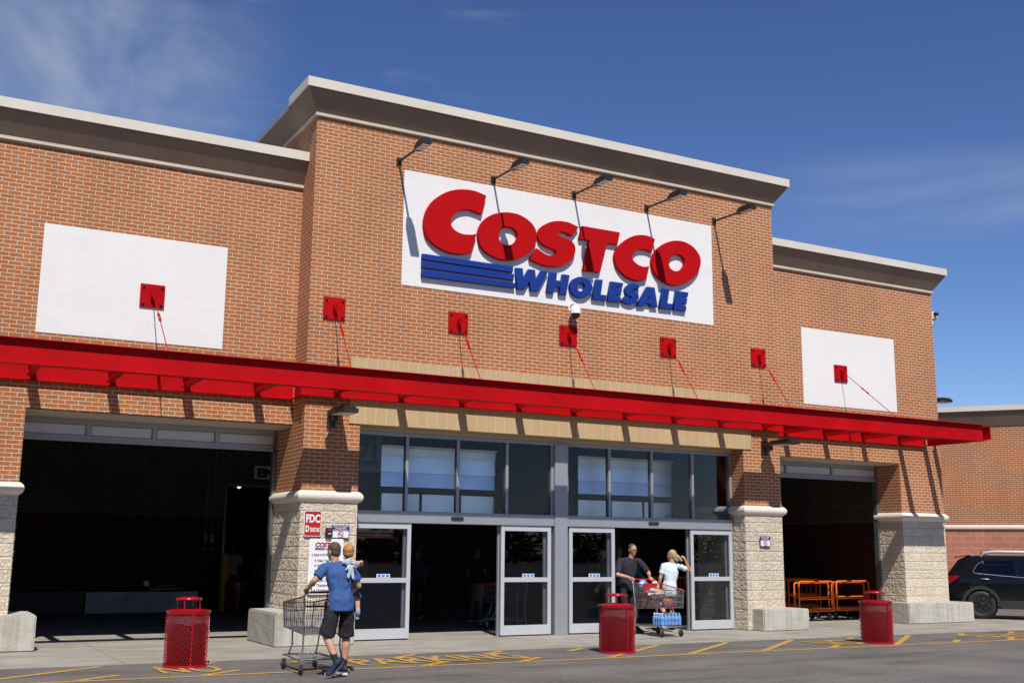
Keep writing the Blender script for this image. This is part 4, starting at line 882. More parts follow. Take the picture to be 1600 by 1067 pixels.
# ================================================================ BLACK CAR
def car():
    loc = Vector((18.45, 1.10, 0)); ang = math.atan2(-.787, .617); t = thing('parked_car', 'black compact suv with silver roof rails and red tail light beside the right pier', 'car', loc)
    ca, sa = math.cos(ang), math.sin(ang)
    # local: x forward, y left, z up; near side (to camera) is the right side y<0; rear wheel centre at x=0
    Wd = .88
    P = lambda x, y, z: loc + Vector((x * ca - (y + Wd) * sa, x * sa + (y + Wd) * ca, z))
    M['carblack'] = simple('black_car_paint', (.006, .007, .009), 0.10, 0, .1, 2, spec=.28, coat=.1); M['cladding'] = simple('black_cladding', (.022, .022, .023), .55, 0, .1, 20)
    # side profile stations: x, list of (halfwidth, z) from sill to roof
    st = []
    top = lambda x: 1.60 if .2 < x < 1.9 else (1.60 - .10 * ((.2 - x) / .95) ** 2 if x <= .2 else 1.60 - .62 * min(1, ((x - 1.9) / 1.15)) ** 1.3)
    N = 44; xs = [-.86 + (3.30 + .86) * i / (N - 1) for i in range(N)]
    rows = []
    for x in xs:
        zt = top(x); fr = max(0, (x - 2.35) / .95)
        belt = 1.10 - .10 * (x + .8) / 4
        rear = max(0, (-.45 - x) / .41); nose = max(0, (x - 2.9) / .4)
        w = Wd * (1 - .10 * rear ** 2 - .16 * nose ** 2)
        zt = max(zt, 1.0 - .12 * nose)
        rw = .60 if zt > 1.2 else .78
        prof = [(w * .92, .26 + .10 * rear + .03 * nose), (w * .99, .34 + .1 * rear), (w, .55), (w * 1.005, .80), (w * .985, .98), (w * .955, belt)]
        if zt > belt + .05:
            k = [(w * .93, belt + .02), (w * .86, belt + (zt - belt) * .55), (w * .78, zt - .085), (w * .70, zt - .03), (w * .45, zt - .004), (0, zt)]
        else: k = [(w * .94, belt), (w * .88, (belt + zt) / 2), (w * .8, zt - .01), (w * .68, zt), (w * .4, zt + .015), (0, zt + .02)]
        rows.append([(x - (.0 if not rear else .0), y, z) for y, z in prof + k])
    # tailgate lean: pull upper rear forward
    R2 = []
    for r in rows:
        q = []
        for (x, y, z) in r:
            if x < -.3 and z > 1.0: x2 = x + (z - 1.0) * .75 * min(1, (-.3 - x) / .56)
            else: x2 = x
            q.append((x2, y, z))
        R2.append(q)
    m = MB(); n = len(R2[0])
    for s in (-1, 1):
        vs = [P(x, s * y, z) for r in R2 for x, y, z in r]
        fs = []
        for i in range(N - 1):
            for j in range(n - 1):
                xm = (R2[i][j][0] + R2[i + 1][j][0]) / 2; zm = (R2[i][j][2] + R2[i + 1][j + 1][2]) / 2
                if any((xm - c) ** 2 + (zm - .355) ** 2 < .40 ** 2 for c in (0, 2.56)): continue
                q = (i * n + j, (i + 1) * n + j, (i + 1) * n + j + 1, i * n + j + 1); fs.append(q if s < 0 else q[::-1])
        m.add(vs, fs, True)
        for i in (0, N - 1): pass
    for r in (R2[0], R2[-1]):
        vs = [P(x, -y, z) for x, y, z in r] + [P(x, y, z) for x, y, z in r]; m.add(vs, [(j, j + 1, n + j + 1, n + j) for j in range(n - 1)], True)
    body = m.build('body', 'carblack', t)
    m = MB(); m.obox(P(1.2, 0, .42), P(1.9, 0, 0) - P(0, 0, 0), P(0, .70, 0) - P(0, 0, 0), (0, 0, .15)); m.build('underbody', 'black', t)
    sy = lambda z: Wd * (.955 - max(0, z - 1.06) * .36)
    def side(poly, off, th, name, mt, parent, s=-1):
        mb = MB(); mb.prism(poly, 0, th, lambda u, v, d: P(u, s * (sy(v) + off - d), v)); return mb.build(name, mt, parent)
    for s in (-1, 1):
        side([(-.13, 1.155), (.10, 1.13), (.07, 1.44), (-.02, 1.36), (-.10, 1.24)], .010, .02, 'window', 'carglass', t, s)
        side([(.14, 1.127), (.84, 1.075), (.80, 1.47), (.12, 1.455)], .010, .02, 'window', 'carglass', t, s)
        side([(.98, 1.065), (1.95, 1.00), (1.50, 1.46), (.92, 1.48)], .010, .02, 'window', 'lightglass', t, s)
        mb = MB(); tr = [(.08, 1.44), (-.03, 1.375), (-.12, 1.25), (-.155, 1.165), (-.12, 1.135), (.86, 1.055), (1.98, .985)]
        mb.tube([P(u, s * (sy(v) + .012), v) for u, v in tr], .008, 6); mb.build('chrome_trim', 'chrome', t)
        mb = MB(); mb.tube([P(.12, s * (sy(1.3) + .012), 1.13), P(.09, s * (sy(1.45) + .012), 1.45)], .011, 6); mb.build('window_post', 'chrome', t)
        for hx, hz in ((.02, 1.00), (1.22, .94)):
            mb = MB(); mb.tube([P(hx - .01, s * (Wd * .97 + .01), hz), P(hx + .03, s * (Wd * .985 + .035), hz), P(hx + .17, s * (Wd * .985 + .035), hz - .01), P(hx + .21, s * (Wd * .97 + .01), hz - .012)], .014, 8); mb.build('door_handle', 'chrome', t)
        A = [R(a) for a in range(-5, 186, 10)]
        for c in (0, 2.56):
            mb = MB(); ri, ro = .385, .47
            vs = []; k = len(A)
            for yy in (Wd * .93, Wd * 1.012):
                for rr in (ri, ro): vs += [P(c + rr * math.cos(a), s * yy, .355 + rr * math.sin(a)) for a in A]
            mb.add(vs, [q for i in range(k - 1) for q in ((i, i + 1, k + i + 1, k + i), (2 * k + i, 2 * k + i + 1, 3 * k + i + 1, 3 * k + i), (i, i + 1, 2 * k + i + 1, 2 * k + i), (k + i, k + i + 1, 3 * k + i + 1, 3 * k + i))], False)
            mb.build('wheel_arch', 'cladding', t)
        mb = MB(); mb.prism([(.47, .26), (2.10, .26), (2.10, .47), (.47, .47)], 0, .05, lambda u, v, d: P(u, s * (Wd * 1.01 - d), v)); mb.build('sill_cladding', 'cladding', t)
        # tail light
        mb = MB(); mb.prism([(-.86, .80), (-.72, .88), (-.50, 1.055), (-.62, 1.075), (-.86, 1.06)], 0, .16, lambda u, v, d: P(u + (.03 if v > 1 else 0), s * (Wd * (.985 - .10 * max(0, (-.45 - u) / .41) ** 2) + .012 - d), v)); mb.build('tail_light', simple('tail_red', (.30, .006, .01), .12, 0, .3, 9, spec=.8), t)
        # roof rail
        mb = MB(); mb.tube([P(.05, s * .60, 1.56), P(.14, s * .61, 1.655), P(.4, s * .62, 1.685), P(1.5, s * .62, 1.67), P(1.75, s * .61, 1.60), P(1.82, s * .6, 1.54)], [.022, .036, .042, .042, .036, .022], 10)
        mb.build('roof_rail', 'alu2', t)
    mb = MB(); mb.prism([(-.60, 1.545), (-.20, 1.60), (-.20, 1.585), (-.58, 1.52)], -.62, .62, lambda u, v, d: P(u, d, v)); mb.build('spoiler', 'carblack', t)
    mb = MB(); mb.tube([P(-.05, 0, 1.60), P(-.24, 0, 1.78)], .004, 5); mb.prism([(.02, 1.60), (.22, 1.60), (.06, 1.67)], -.02, .02, lambda u, v, d: P(u, d, v)); mb.build('antenna', 'black', t)
    ax = (P(0, -1, 0) - P(0, 0, 0))
    for c in (0, 2.56):
        for s in (1, -1):
            a = ax * s; cc = P(c, -s * (Wd - .12), .352)
            mb = MB(); mb.lathe(cc - a * .10, [(.22, 0), (.335, .0), (.352, .03), (.352, .17), (.335, .20), (.235, .205), (.225, .19)], 40, a); w = mb.build('wheel', 'black', t)
            mb = MB(); mb.lathe(cc - a * .02, [(.228, .10), (.228, .0), (.05, -.0), (0, 0)], 32, a, False)
            u = Vector((0, 0, 1)); v = a.cross(u)
            for k in range(5):
                g = 2 * math.pi * k / 5 + .3; d = u * math.cos(g) + v * math.sin(g); e = a.cross(d)
                for q in (-.045, .045): mb.obox(cc + a * .085 + d * .125 + e * q, d * .105, e * .016, a * .018)
            mb.lathe(cc + a * .06, [(.06, 0), (.06, .04), (.03, .05), (0, .05)], 16, a); mb.build('rim', simple('gloss_black_rim', (.02, .02, .022), .25, .3, .1, 9), w)
            mb = MB(); mb.lathe(cc - a * .12, [(.40, -.2), (.40, .10)], 24, a); mb.build('wheel_well', 'black', t)
car()

# ================================================================ TREES ACROSS THE CAR PARK (behind the camera; the panes mirror the far row; nearer rows added to cut sky fill)
rnd = random.Random(5); tv = []; tf = []
for k in range(110):
    bx = -110 + k * 3.3 + rnd.uniform(-2, 2); by = -108 + rnd.uniform(-5, 5); h = rnd.uniform(3.6, 6.4); rad = rnd.uniform(2.6, 4.2)
    i0 = len(tv); tv += [(bx - .2, by, 0), (bx + .2, by, 0), (bx + .1, by, h * .6), (bx - .1, by, h * .6), (bx, by - .2, 0), (bx, by + .2, 0), (bx, by + .1, h * .6), (bx, by - .1, h * .6)]; tf += [(i0, i0 + 1, i0 + 2, i0 + 3), (i0 + 4, i0 + 5, i0 + 6, i0 + 7)]
    cl = [(Vector((rnd.uniform(-1, 1) * rad * .6, rnd.uniform(-1, 1) * rad * .6, h * .62 + rnd.uniform(-.60, .26) * h)), rnd.uniform(.35, .6) * rad) for _ in range(9)]
    for _ in range(300):
        c, r = rnd.choice(cl); d = Vector((rnd.gauss(0, 1), rnd.gauss(0, 1), rnd.gauss(0, 1))).normalized() * r * rnd.uniform(.7, 1.05); p = Vector((bx, by, 0)) + c + d
        p.z = max(.4, p.z); a = Vector((rnd.gauss(0, 1), rnd.gauss(0, 1), rnd.gauss(0, 1))).normalized(); b = a.orthogonal().normalized(); s = rnd.uniform(.22, .5); i0 = len(tv)
        tv += [p + a * s, p + b * s * .6, p - a * s, p - b * s * .6]; tf.append((i0, i0 + 1, i0 + 2, i0 + 3))
for row, (x0, x1, y0, hh) in enumerate(((-95, 2, -36, 14), (-80, 0, -44, 16), (46, 110, -34, 13))):  # tall unseen trees added to block low sky light on the front
    n = int((x1 - x0) / 4.5)
    for k in range(n):
        bx = x0 + (x1 - x0) * k / n + rnd.uniform(-1, 1); by = y0 + rnd.uniform(-2, 2); h = hh * rnd.uniform(.85, 1.12)
        i0 = len(tv); tv += [(bx - .25, by, 0), (bx + .25, by, 0), (bx + .1, by, h * .7), (bx - .1, by, h * .7)]; tf += [(i0, i0 + 1, i0 + 2, i0 + 3)]
        for _ in range(330):
            u = rnd.random() ** .8; rad = 3.4 * math.sin(math.pi * min(1, .12 + u * .86)) ** .6; a_ = rnd.uniform(0, 6.283); rr = rad * rnd.uniform(.3, 1) ** .5
            p = Vector((bx + rr * math.cos(a_), by + rr * math.sin(a_), .5 + u * h)); a = Vector((rnd.gauss(0, 1), rnd.gauss(0, 1), rnd.gauss(0, 1))).normalized(); b = a.orthogonal().normalized(); s = rnd.uniform(.5, 1.0); i0 = len(tv)
            tv += [p + a * s, p + b * s * .7, p - a * s, p - b * s * .7]; tf.append((i0, i0 + 1, i0 + 2, i0 + 3))
m = MB(); m.add(tv, tf); tag(m.build('tree_line_and_screen', simple('tree_leaves', (.05, .085, .025), .7, 0, .5, .6), fix=False), 'row of green trees across the car park, with added nearer rows blocking sky light', 'trees', kind='stuff')
# ================================================================ PEOPLE
V = Vector
def limb(pts, rad, n=12, flat=False):
    """closed tapered tube with round ends and joints"""
    out = MB(); pts = [V(p) for p in pts]
    for i in range(len(pts) - 1): out.tube([pts[i], pts[i + 1]], [rad[i], rad[i + 1]], n)
    for i, (p, r) in enumerate(zip(pts, rad)):
        if not (flat and i == len(pts) - 1): ell(out, p, (r, r, r))
    return out
def ell(mb, c, r, X=V((1, 0, 0)), Y=V((0, 1, 0)), Z=V((0, 0, 1))):
    bm = bmesh.new(); bmesh.ops.create_icosphere(bm, subdivisions=3, radius=1); bm.verts.index_update()
    mb.add([V(c) + X * v.co.x * r[0] + Y * v.co.y * r[1] + Z * v.co.z * r[2] for v in bm.verts], [[v.index for v in f.verts] for f in bm.faces]); bm.free(); return mb
def loft(mb, rings, n=20):
    """rings: (centre, side vector, half width, half depth)"""
    vs = []
    for i, (c, sd, a, b) in enumerate(rings):
        c0 = V(rings[max(i - 1, 0)][0]); c1 = V(rings[min(i + 1, len(rings) - 1)][0]); ax = (c1 - c0).normalized(); sd = V(sd); sd = (sd - ax * sd.dot(ax)).normalized(); f = ax.cross(sd)
        vs += [V(c) + sd * a * math.copysign(abs(math.cos(t)) ** .85, math.cos(t)) + f * b * math.sin(t) for t in (2 * math.pi * k / n for k in range(n))]
    m = len(rings); fs = [(i * n + k, i * n + (k + 1) % n, (i + 1) * n + (k + 1) % n, (i + 1) * n + k) for i in range(m - 1) for k in range(n)]
    fs += [tuple(range(n))[::-1], tuple(range((m - 1) * n, m * n))]; return mb.add(vs, fs)
def merge(*mbs):
    o = MB()
    for m in mbs: o.add(m.v, m.f)
    return o
def blob(mb, name, m, parent, voxel=.010, smooth=3, wr=0.0, wsc=(9, 9, 5), seed=0.0):
    me = bpy.data.meshes.new(name); me.from_pydata(mb.v, [], mb.f)
    bm = bmesh.new(); bm.from_mesh(me); bmesh.ops.recalc_face_normals(bm, faces=bm.faces[:]); bm.to_mesh(me); bm.free()
    ob = bpy.data.objects.new('tmp', me); COL.objects.link(ob)
    r = ob.modifiers.new('r', 'REMESH'); r.mode = 'VOXEL'; r.voxel_size = voxel; r.use_smooth_shade = True
    if smooth: s = ob.modifiers.new('s', 'SMOOTH'); s.iterations = smooth; s.factor = .5
    dg = bpy.context.evaluated_depsgraph_get(); out = bpy.data.meshes.new_from_object(ob.evaluated_get(dg)); out.name = name
    bpy.data.objects.remove(ob); bpy.data.meshes.remove(me)
    if wr:
        ns = [v.normal.copy() for v in out.vertices]
        for v, nn in zip(out.vertices, ns):
            p = V((v.co.x * wsc[0], v.co.y * wsc[1], v.co.z * wsc[2])) + V((seed, seed, 0))
            q = noise.noise(p + V((noise.noise(p * .7) * 1.2, 0, noise.noise(p * .6 + V((5, 0, 0))) * 1.5)))
            v.co += nn * wr * (1 - 2.4 * abs(q))
    out.polygons.foreach_set('use_smooth', [True] * len(out.polygons)); out.materials.clear(); out.materials.append(M[m] if isinstance(m, str) else m)
    return link(name, out, parent)
def hand(w, d, nrm, thumb, curl=.5, k=1.0):
    """palm, four unequal curled fingers and a thumb; nrm = back of the hand"""
    d = V(d).normalized(); nrm = V(nrm); nrm = (nrm - d * nrm.dot(d)).normalized(); sd = d.cross(nrm) * thumb; o = MB(); w = V(w)
    ell(o, w + d * .045 * k, (.041 * k, .050 * k, .017 * k), sd, d, nrm); ell(o, w + d * .075 * k, (.041 * k, .018 * k, .014 * k), sd, d, nrm)
    for i, ln in enumerate((.072, .080, .074, .058)):
        b = w + d * (.082 - abs(i - 1.2) * .004) * k + sd * (.031 - .021 * i) * k; dd = d.copy(); pts = [b]; l = ln * k
        for sgm, fr in enumerate((.45, .32, .26)):
            dd = rot(dd, sd, curl * (.9, 1.1, .8)[sgm], nrm, d); pts.append(pts[-1] + dd * l * fr)
        lm = limb(pts, [.0092 * k, .0088 * k, .0082 * k, .0072 * k], 8); o.add(lm.v, lm.f)
    tdir = (d * .62 + sd * .72 - nrm * .35).normalized(); b = w + d * .022 * k + sd * .030 * k
    lm = limb([b, b + tdir * .036 * k, b + (tdir * .036 + (d * .85 + sd * .2 - nrm * .5).normalized() * .030) * k], [.0125 * k, .0105 * k, .0085 * k], 8); o.add(lm.v, lm.f)
    return o
def rot(v, ax, a, nrm, d):
    """turn v about ax so that fingers keep curling towards the palm"""
    sg = 1 if (Matrix.Rotation(.1, 3, ax) @ d).dot(nrm) < 0 else -1
    return Matrix.Rotation(a * sg, 3, ax) @ v
def head_parts(c, f, up, k=1.0):
    f = V(f).normalized(); up = (V(up) - f * V(up).dot(f)).normalized(); s = f.cross(up); c = V(c); o = MB()
    ell(o, c + up * .020 * k - f * .008 * k, (.074 * k, .094 * k, .092 * k), s, f, up); ell(o, c - up * .045 * k + f * .026 * k, (.058 * k, .060 * k, .068 * k), s, f, up)
    ell(o, c - up * .096 * k + f * .066 * k, (.026 * k, .020 * k, .018 * k), s, f, up)           # chin
    ell(o, c - up * .026 * k + f * .094 * k, (.014 * k, .020 * k, .015 * k), s, f, up); lm = limb([c + up * .012 * k + f * .082 * k, c - up * .026 * k + f * .098 * k], [.009 * k, .012 * k], 8); o.add(lm.v, lm.f)   # nose
    ell(o, c + up * .024 * k + f * .074 * k, (.052 * k, .014 * k, .010 * k), s, f, up)             # brow
    ell(o, c - up * .062 * k + f * .080 * k, (.026 * k, .012 * k, .010 * k), s, f, up)             # lips
    for q in (-1, 1): ell(o, c + s * q * .076 * k - up * .012 * k - f * .008 * k, (.010 * k, .020 * k, .033 * k), s, f, up); ell(o, c + s * q * .040 * k - up * .022 * k + f * .058 * k, (.022 * k, .018 * k, .020 * k), s, f, up)
    return o, s, f, up
for nm, c in (('skin', (.54, .315, .215)), ('skin2', (.50, .27, .175)), ('skindim', (.20, .115, .08))):  # last tone is skin with indoor shade put into the colour
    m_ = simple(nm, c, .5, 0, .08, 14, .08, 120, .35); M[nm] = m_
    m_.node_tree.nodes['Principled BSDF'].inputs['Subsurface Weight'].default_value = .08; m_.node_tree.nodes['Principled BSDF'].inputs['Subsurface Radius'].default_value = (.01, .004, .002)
M['hairbrown'] = simple('short_brown_hair', (.085, .055, .035), .7, 0, .4, 60, .5, 180); M['hairred'] = simple('reddish_blond_hair', (.42, .20, .065), .6, 0, .4, 45, .5, 120); M['hairgrey'] = simple('greying_hair', (.085, .07, .06), .65, 0, .4, 60, .5, 150); M['hairblond'] = simple('blond_hair', (.42, .30, .16), .6, 0, .45, 40, .6, 90)
M['tee'] = simple('blue_tshirt', (.048, .105, .27), .9, 0, .16, 20, .25, 120, .15); M['shorts'] = simple('charcoal_shorts', (.030, .029, .033), .9, 0, .25, 25, .25, 140, .15); M['sock'] = simple('black_socks', (.012, .012, .014), .9, 0, .2, 60, .3, 200)
M['navyshoe'] = simple('navy_shoe', (.012, .018, .05), .7, 0, .3, 30, .2, 100); M['sole'] = simple('white_sole', (.72, .72, .70), .6, 0, .06, 30)
M['polo'] = simple('charcoal_polo', (.034, .034, .045), .9, 0, .2, 24, .25, 120, .15); M['blackpants'] = simple('black_trousers', (.012, .012, .013), .85, 0, .3, 18, .25, 90); M['paletee'] = simple('pale_aqua_tshirt', (.66, .76, .80), .9, 0, .06, 18, .25, 110, .15); M['plush'] = simple('pale_blue_plush', (.42, .49, .54), .95, 0, .2, 30, .8, 70); M['blueshoe'] = simple('small_blue_shoe', (.03, .10, .30), .6, 0, .3, 30)
M['tealtop'] = simple('teal_top', (.02, .07, .085), .9, 0, .2, 12); M['greytop'] = simple('grey_top', (.07, .072, .08), .9, 0, .2, 12); M['whitetop'] = simple('white_top', (.42, .42, .44), .9, 0, .1, 12); M['bluetop'] = simple('dim_blue_top', (.025, .035, .085), .9, 0, .2, 12); M['denim'] = simple('denim_shorts', (.07, .10, .14), .9, 0, .25, 20); M['blackshirt'] = simple('black_top', (.012, .012, .013), .9, 0, .2, 12)  # tops of the indoor shoppers, darkened to carry the shade inside
def shoe(ank, toe, up, m, parent, k=1.0, solem='sole'):
    ank, toe = V(ank), V(toe); d = (toe - ank); up = V(up); d = (d - up * d.dot(up)).normalized(); s = d.cross(up); base = ank - up * .075 * k
    o = MB(); rings = []
    for t, a, h, lift in ((-.075, .028, .040, 0), (-.05, .036, .062, 0), (0, .040, .066, 0), (.06, .042, .050, 0), (.12, .047, .036, 0), (.165, .042, .028, 0), (.195, .022, .018, .004)): rings.append((base + d * t * k + up * (h + lift) * k * .92, s, a * k, h * k * .95))
    loft(o, rings); o2 = limb([ank + up * .01, base + up * .05 * k], [.042 * k, .044 * k]); o.add(o2.v, o2.f)
    sh = blob(o, 'shoe', m, parent, .008, 2)
    o = MB(); pts = []
    for t, a in ((-.085, .022), (-.06, .036), (0, .041), (.06, .042), (.12, .049), (.17, .043), (.20, .02)): pts.append((t * k, a * k))
    poly = pts + [(t, -a) for t, a in pts[::-1]]
    o.prism(poly, -.006 * k, .022 * k, lambda u, v, dd: base + d * u + s * v + up * dd); o.build('sole', solem, sh)
    return sh
def person(label, J, W):
    """J: joints (world); W: what is worn. One continuous body, hair and clothing as parts"""
    pel, che, nek, hd = V(J['pelvis']), V(J['chest']), V(J['neck']), V(J['head']); f = V(J['face']).normalized(); up = V(J.get('up', (0, 0, 1)))
    t = thing('person', label, 'person', (pel.x, pel.y, 0)); skin = W.get('skin', 'skin'); k = W.get('k', 1.0); vx = W.get('voxel', .0075)
    sh = (V(J['shR']) - V(J['shL'])); sd = sh.normalized(); hs = (V(J['hipR']) - V(J['hipL'])).normalized(); hw = sh.length / 2
    bw = W.get('build', 1.0)
    hp, s_, f_, u_ = head_parts(hd, f, up, k)
    body = merge(hp); tors = [(pel - V((0, 0, .06)), hs, .135 * bw, .095 * bw), (pel + V((0, 0, .04)), hs, .145 * bw, .105 * bw), (pel.lerp(che, .45), (hs + sd), .128 * bw, .098 * bw), (pel.lerp(che, .8), sd, .150 * bw, .108 * bw), (che + V((0, 0, .04)), sd, .165 * bw, .11 * bw), (che.lerp(nek, .62), sd, .13 * bw, .088 * bw), (nek, sd, .062, .06)]
    loft(body, [(c, s, a - .012, b - .012) for c, s, a, b in tors]); lm = limb([nek - V((0, 0, .04)), hd - u_ * .05 - f_ * .014], [.060 * k, .053 * k]); body.add(lm.v, lm.f)
    for q in 'LR':
        S_, E_, W_ = V(J['sh' + q]), V(J['el' + q]), V(J['wr' + q]); a = W.get('arm', 1.0)
        lm = limb([S_, S_.lerp(E_, .4), E_, E_.lerp(W_, .25), W_], [.052 * a, .049 * a, .039 * a, .042 * a, .026 * a]); body.add(lm.v, lm.f)
        h = J.get('hand' + q)
        if h: hh = hand(W_, h[0], h[1], h[2], h[3], k * .98); body.add(hh.v, hh.f)
        H_, K_, A_ = V(J['hip' + q]), V(J['kn' + q]), V(J['an' + q]); l = W.get('leg', 1.0); back = V((0, 0, 0)); ff = V((f.x, f.y, 0)).normalized() if 'fwd' not in J else V(J['fwd'])
        lm = limb([H_, H_.lerp(K_, .5), K_, K_.lerp(A_, .3) - ff * .014, K_.lerp(A_, .65) - ff * .004, A_], [.083 * l, .073 * l, .055 * l, .054 * l, .042 * l, .034 * l]); body.add(lm.v, lm.f)
        fd = (V(J['toe' + q]) - A_); lm = limb([A_, A_ + fd * .8], [.034, .028]); body.add(lm.v, lm.f)
    b = blob(body, 'body', skin, t, vx, 2)
    # shirt
    g = MB(); hem = W.get('hem', .06); loft(g, [(pel - V((0, 0, hem)), hs, .172 * bw, .132 * bw), (pel + V((0, 0, .02)), hs, .168 * bw, .128 * bw)] + [(c, s, a + .012, b_ + .012) for c, s, a, b_ in tors[2:-1]] + [(nek - V((0, 0, .008)), sd, .072, .068)])
    for q in 'LR':
        S_, E_, W_ = V(J['sh' + q]), V(J['el' + q]), V(J['wr' + q]); sl = W.get('sleeve', .62)
        e = S_.lerp(E_, min(1, sl)); lm = limb([nek.lerp(S_, .35) - V((0, 0, .02)), S_, e], [.055, .064 * W.get('arm', 1), .064 * W.get('arm', 1)], 16, True); g.add(lm.v, lm.f)
        if sl > 1: lm = limb([E_, E_.lerp(W_, .92)], [.055, .042]); g.add(lm.v, lm.f)
    blob(g, 'shirt', W['shirt'], t, .011, 3, W.get('wrinkle', .007), (10, 10, 7), W.get('seed', 0))
    # trousers or shorts
    g = MB(); loft(g, [(pel - V((0, 0, .09)), hs, .150 * bw, .112 * bw), (pel - V((0, 0, .02)), hs, .150 * bw, .112 * bw), (pel + V((0, 0, .05)), hs, .138 * bw, .108 * bw)])
    for q in 'LR':
        H_, K_, A_ = V(J['hip' + q]), V(J['kn' + q]), V(J['an' + q]); pl = W['legs']
        wd = W.get('legw', 1.0)
        if pl <= 1: lm = limb([H_ - V((0, 0, .02)), H_.lerp(K_, .35 * pl), H_.lerp(K_, pl)], [.080 * wd, .094 * wd, .100 * wd], 16, True)
        else: lm = limb([H_ - V((0, 0, .02)), H_.lerp(K_, .4), K_, K_.lerp(A_, (pl - 1))], [.080 * wd, .086 * wd, .070 * wd, .060 * wd], 16, True)
        g.add(lm.v, lm.f)
    blob(g, W.get('legname', 'trousers'), W['pants'], t, .011, 2, .007, (9, 9, 6), W.get('seed', 0) + 3)
    for q in 'LR':
        K_, A_ = V(J['kn' + q]), V(J['an' + q])
        if W.get('socks'): lm = limb([K_.lerp(A_, W['socks']), A_.lerp(K_, .1), A_], [.047, .041, .041]); blob(lm, 'sock', W.get('sockm', 'sock'), t, .009, 1)
        upv = (K_ - A_).normalized() if J.get('tilt' + q) else V((0, 0, 1)); fd = (V(J['toe' + q]) - A_)
        if J.get('sole' + q): upv = V(J['sole' + q]).normalized()
        shoe(A_, V(J['toe' + q]), upv, W.get('shoes', 'navyshoe'), t, W.get('shoek', 1.0), W.get('solem', 'sole'))
    # hair
    g = MB(); hs_ = W.get('hair', (.0, .0, 1.0)); ell(g, hd + u_ * .034 * k - f_ * .020 * k, (.080 * k * hs_[2], .091 * k * hs_[2], .088 * k * hs_[2]), s_, f_, u_); ell(g, hd - f_ * .045 * k - u_ * .01 * k, (.070 * k, .054 * k, .066 * k), s_, f_, u_)
    for p, r in W.get('hairx', []): ell(g, p, r)
    for a_, b_, ra, rb in W.get('tail', []): lm = limb([V(a_), V(b_)], [ra, rb]); g.add(lm.v, lm.f)
    blob(g, 'hair', W['haircol'], t, .009, 2, .004, (28, 28, 16))
    return t, s_, f_, u_
# --- man in blue with the empty cart (seen from behind)
Jm = dict(pelvis=(-.925, -4.66, .93), chest=(-.945, -4.61, 1.23), neck=(-.985, -4.56, 1.425), head=(-1.005, -4.53, 1.565), face=(-.42, .90, -.10), fwd=(0, 1, 0),
    shL=(-1.145, -4.58, 1.345), elL=(-1.275, -4.60, 1.19), wrL=(-1.315, -4.49, 1.095), handL=((.05, 1, -.25), (-.1, .2, 1), 1, .75),
    shR=(-.765, -4.60, 1.345), elR=(-.665, -4.60, 1.12), wrR=(-.74, -4.39, 1.10), handR=((-1, .15, .05), (.1, 1, .2), 1, .35),
    hipL=(-1.02, -4.66, .88), knL=(-1.08, -4.60, .49), anL=(-1.00, -4.80, .165), toeL=(-1.085, -4.73, .0), soleL=(-.35, -.80, .58),
    hipR=(-.835, -4.66, .88), knR=(-.80, -4.56, .475), anR=(-.835, -4.60, .085), toeR=(-.84, -4.42, .0))
man, s_, f_, u_ = person('man in a blue t-shirt and charcoal shorts pushing an empty cart away', Jm,
    dict(shirt='tee', pants='shorts', legs=.98, legname='shorts', socks=.50, haircol='hairbrown', hair=(0, 0, .985), skin='skin2', sleeve=.70, seed=1.7, voxel=.007, hem=.12, legw=1.02, build=1.0))
# --- child on his right arm
ck = .80
Jc = dict(head=(-.765, -4.43, 1.545), face=(.25, .95, .05))
t = thing('person', 'small red-blond child carried on the shoulder of the man in blue', 'person', (-.72, -4.4, 0))
hp, cs, cfw, cu_ = head_parts((-.765, -4.43, 1.555), (.15, .98, .05), (0, 0, 1), .86); bd = merge(hp)
loft(bd, [((-.70, -4.37, 1.02), (1, 0, 0), .085, .075), ((-.70, -4.37, 1.12), (1, 0, 0), .088, .078), ((-.72, -4.39, 1.28), (1, 0, 0), .085, .072), ((-.745, -4.41, 1.40), (1, 0, 0), .05, .05), ((-.76, -4.42, 1.46), (1, 0, 0), .038, .038)])
for pts, rr in (([(-.69, -4.44, 1.40), (-.605, -4.52, 1.40), (-.66, -4.66, 1.43)], [.034, .030, .024]), ([(-.80, -4.40, 1.39), (-.86, -4.36, 1.33), (-.90, -4.40, 1.40)], [.034, .03, .024]),
                ([(-.66, -4.38, 1.05), (-.625, -4.46, .95), (-.625, -4.50, .79)], [.050, .038, .028]), ([(-.76, -4.36, 1.05), (-.80, -4.28, .98), (-.80, -4.30, .82)], [.055, .042, .030])):
    lm = limb([V(p) for p in pts], rr); bd.add(lm.v, lm.f)
hh = hand(V((-.66, -4.66, 1.43)), (-.8, -.5, 0), (0, -.3, 1), 1, .5, .6); bd.add(hh.v, hh.f)
blob(bd, 'body', 'skin', t, .007, 2)
g = MB(); loft(g, [((-.70, -4.37, 1.02), (1, 0, 0), .10, .09), ((-.72, -4.39, 1.28), (1, 0, 0), .097, .084), ((-.745, -4.41, 1.405), (1, 0, 0), .062, .06)]); lm = limb([V((-.69, -4.44, 1.39)), V((-.635, -4.49, 1.40))], [.045, .042]); g.add(lm.v, lm.f); blob(g, 'shirt', 'whitetop', t, .009, 2, .004)
g = MB(); loft(g, [((-.70, -4.37, .99), (1, 0, 0), .10, .09), ((-.70, -4.37, 1.08), (1, 0, 0), .098, .088)]); lm = limb([V((-.66, -4.38, 1.05)), V((-.61, -4.45, .97))], [.058, .047]); g.add(lm.v, lm.f); lm = limb([V((-.76, -4.36, 1.05)), V((-.79, -4.29, .99))], [.066, .058]); g.add(lm.v, lm.f); blob(g, 'shorts', 'greytop', t, .009, 2, .004)
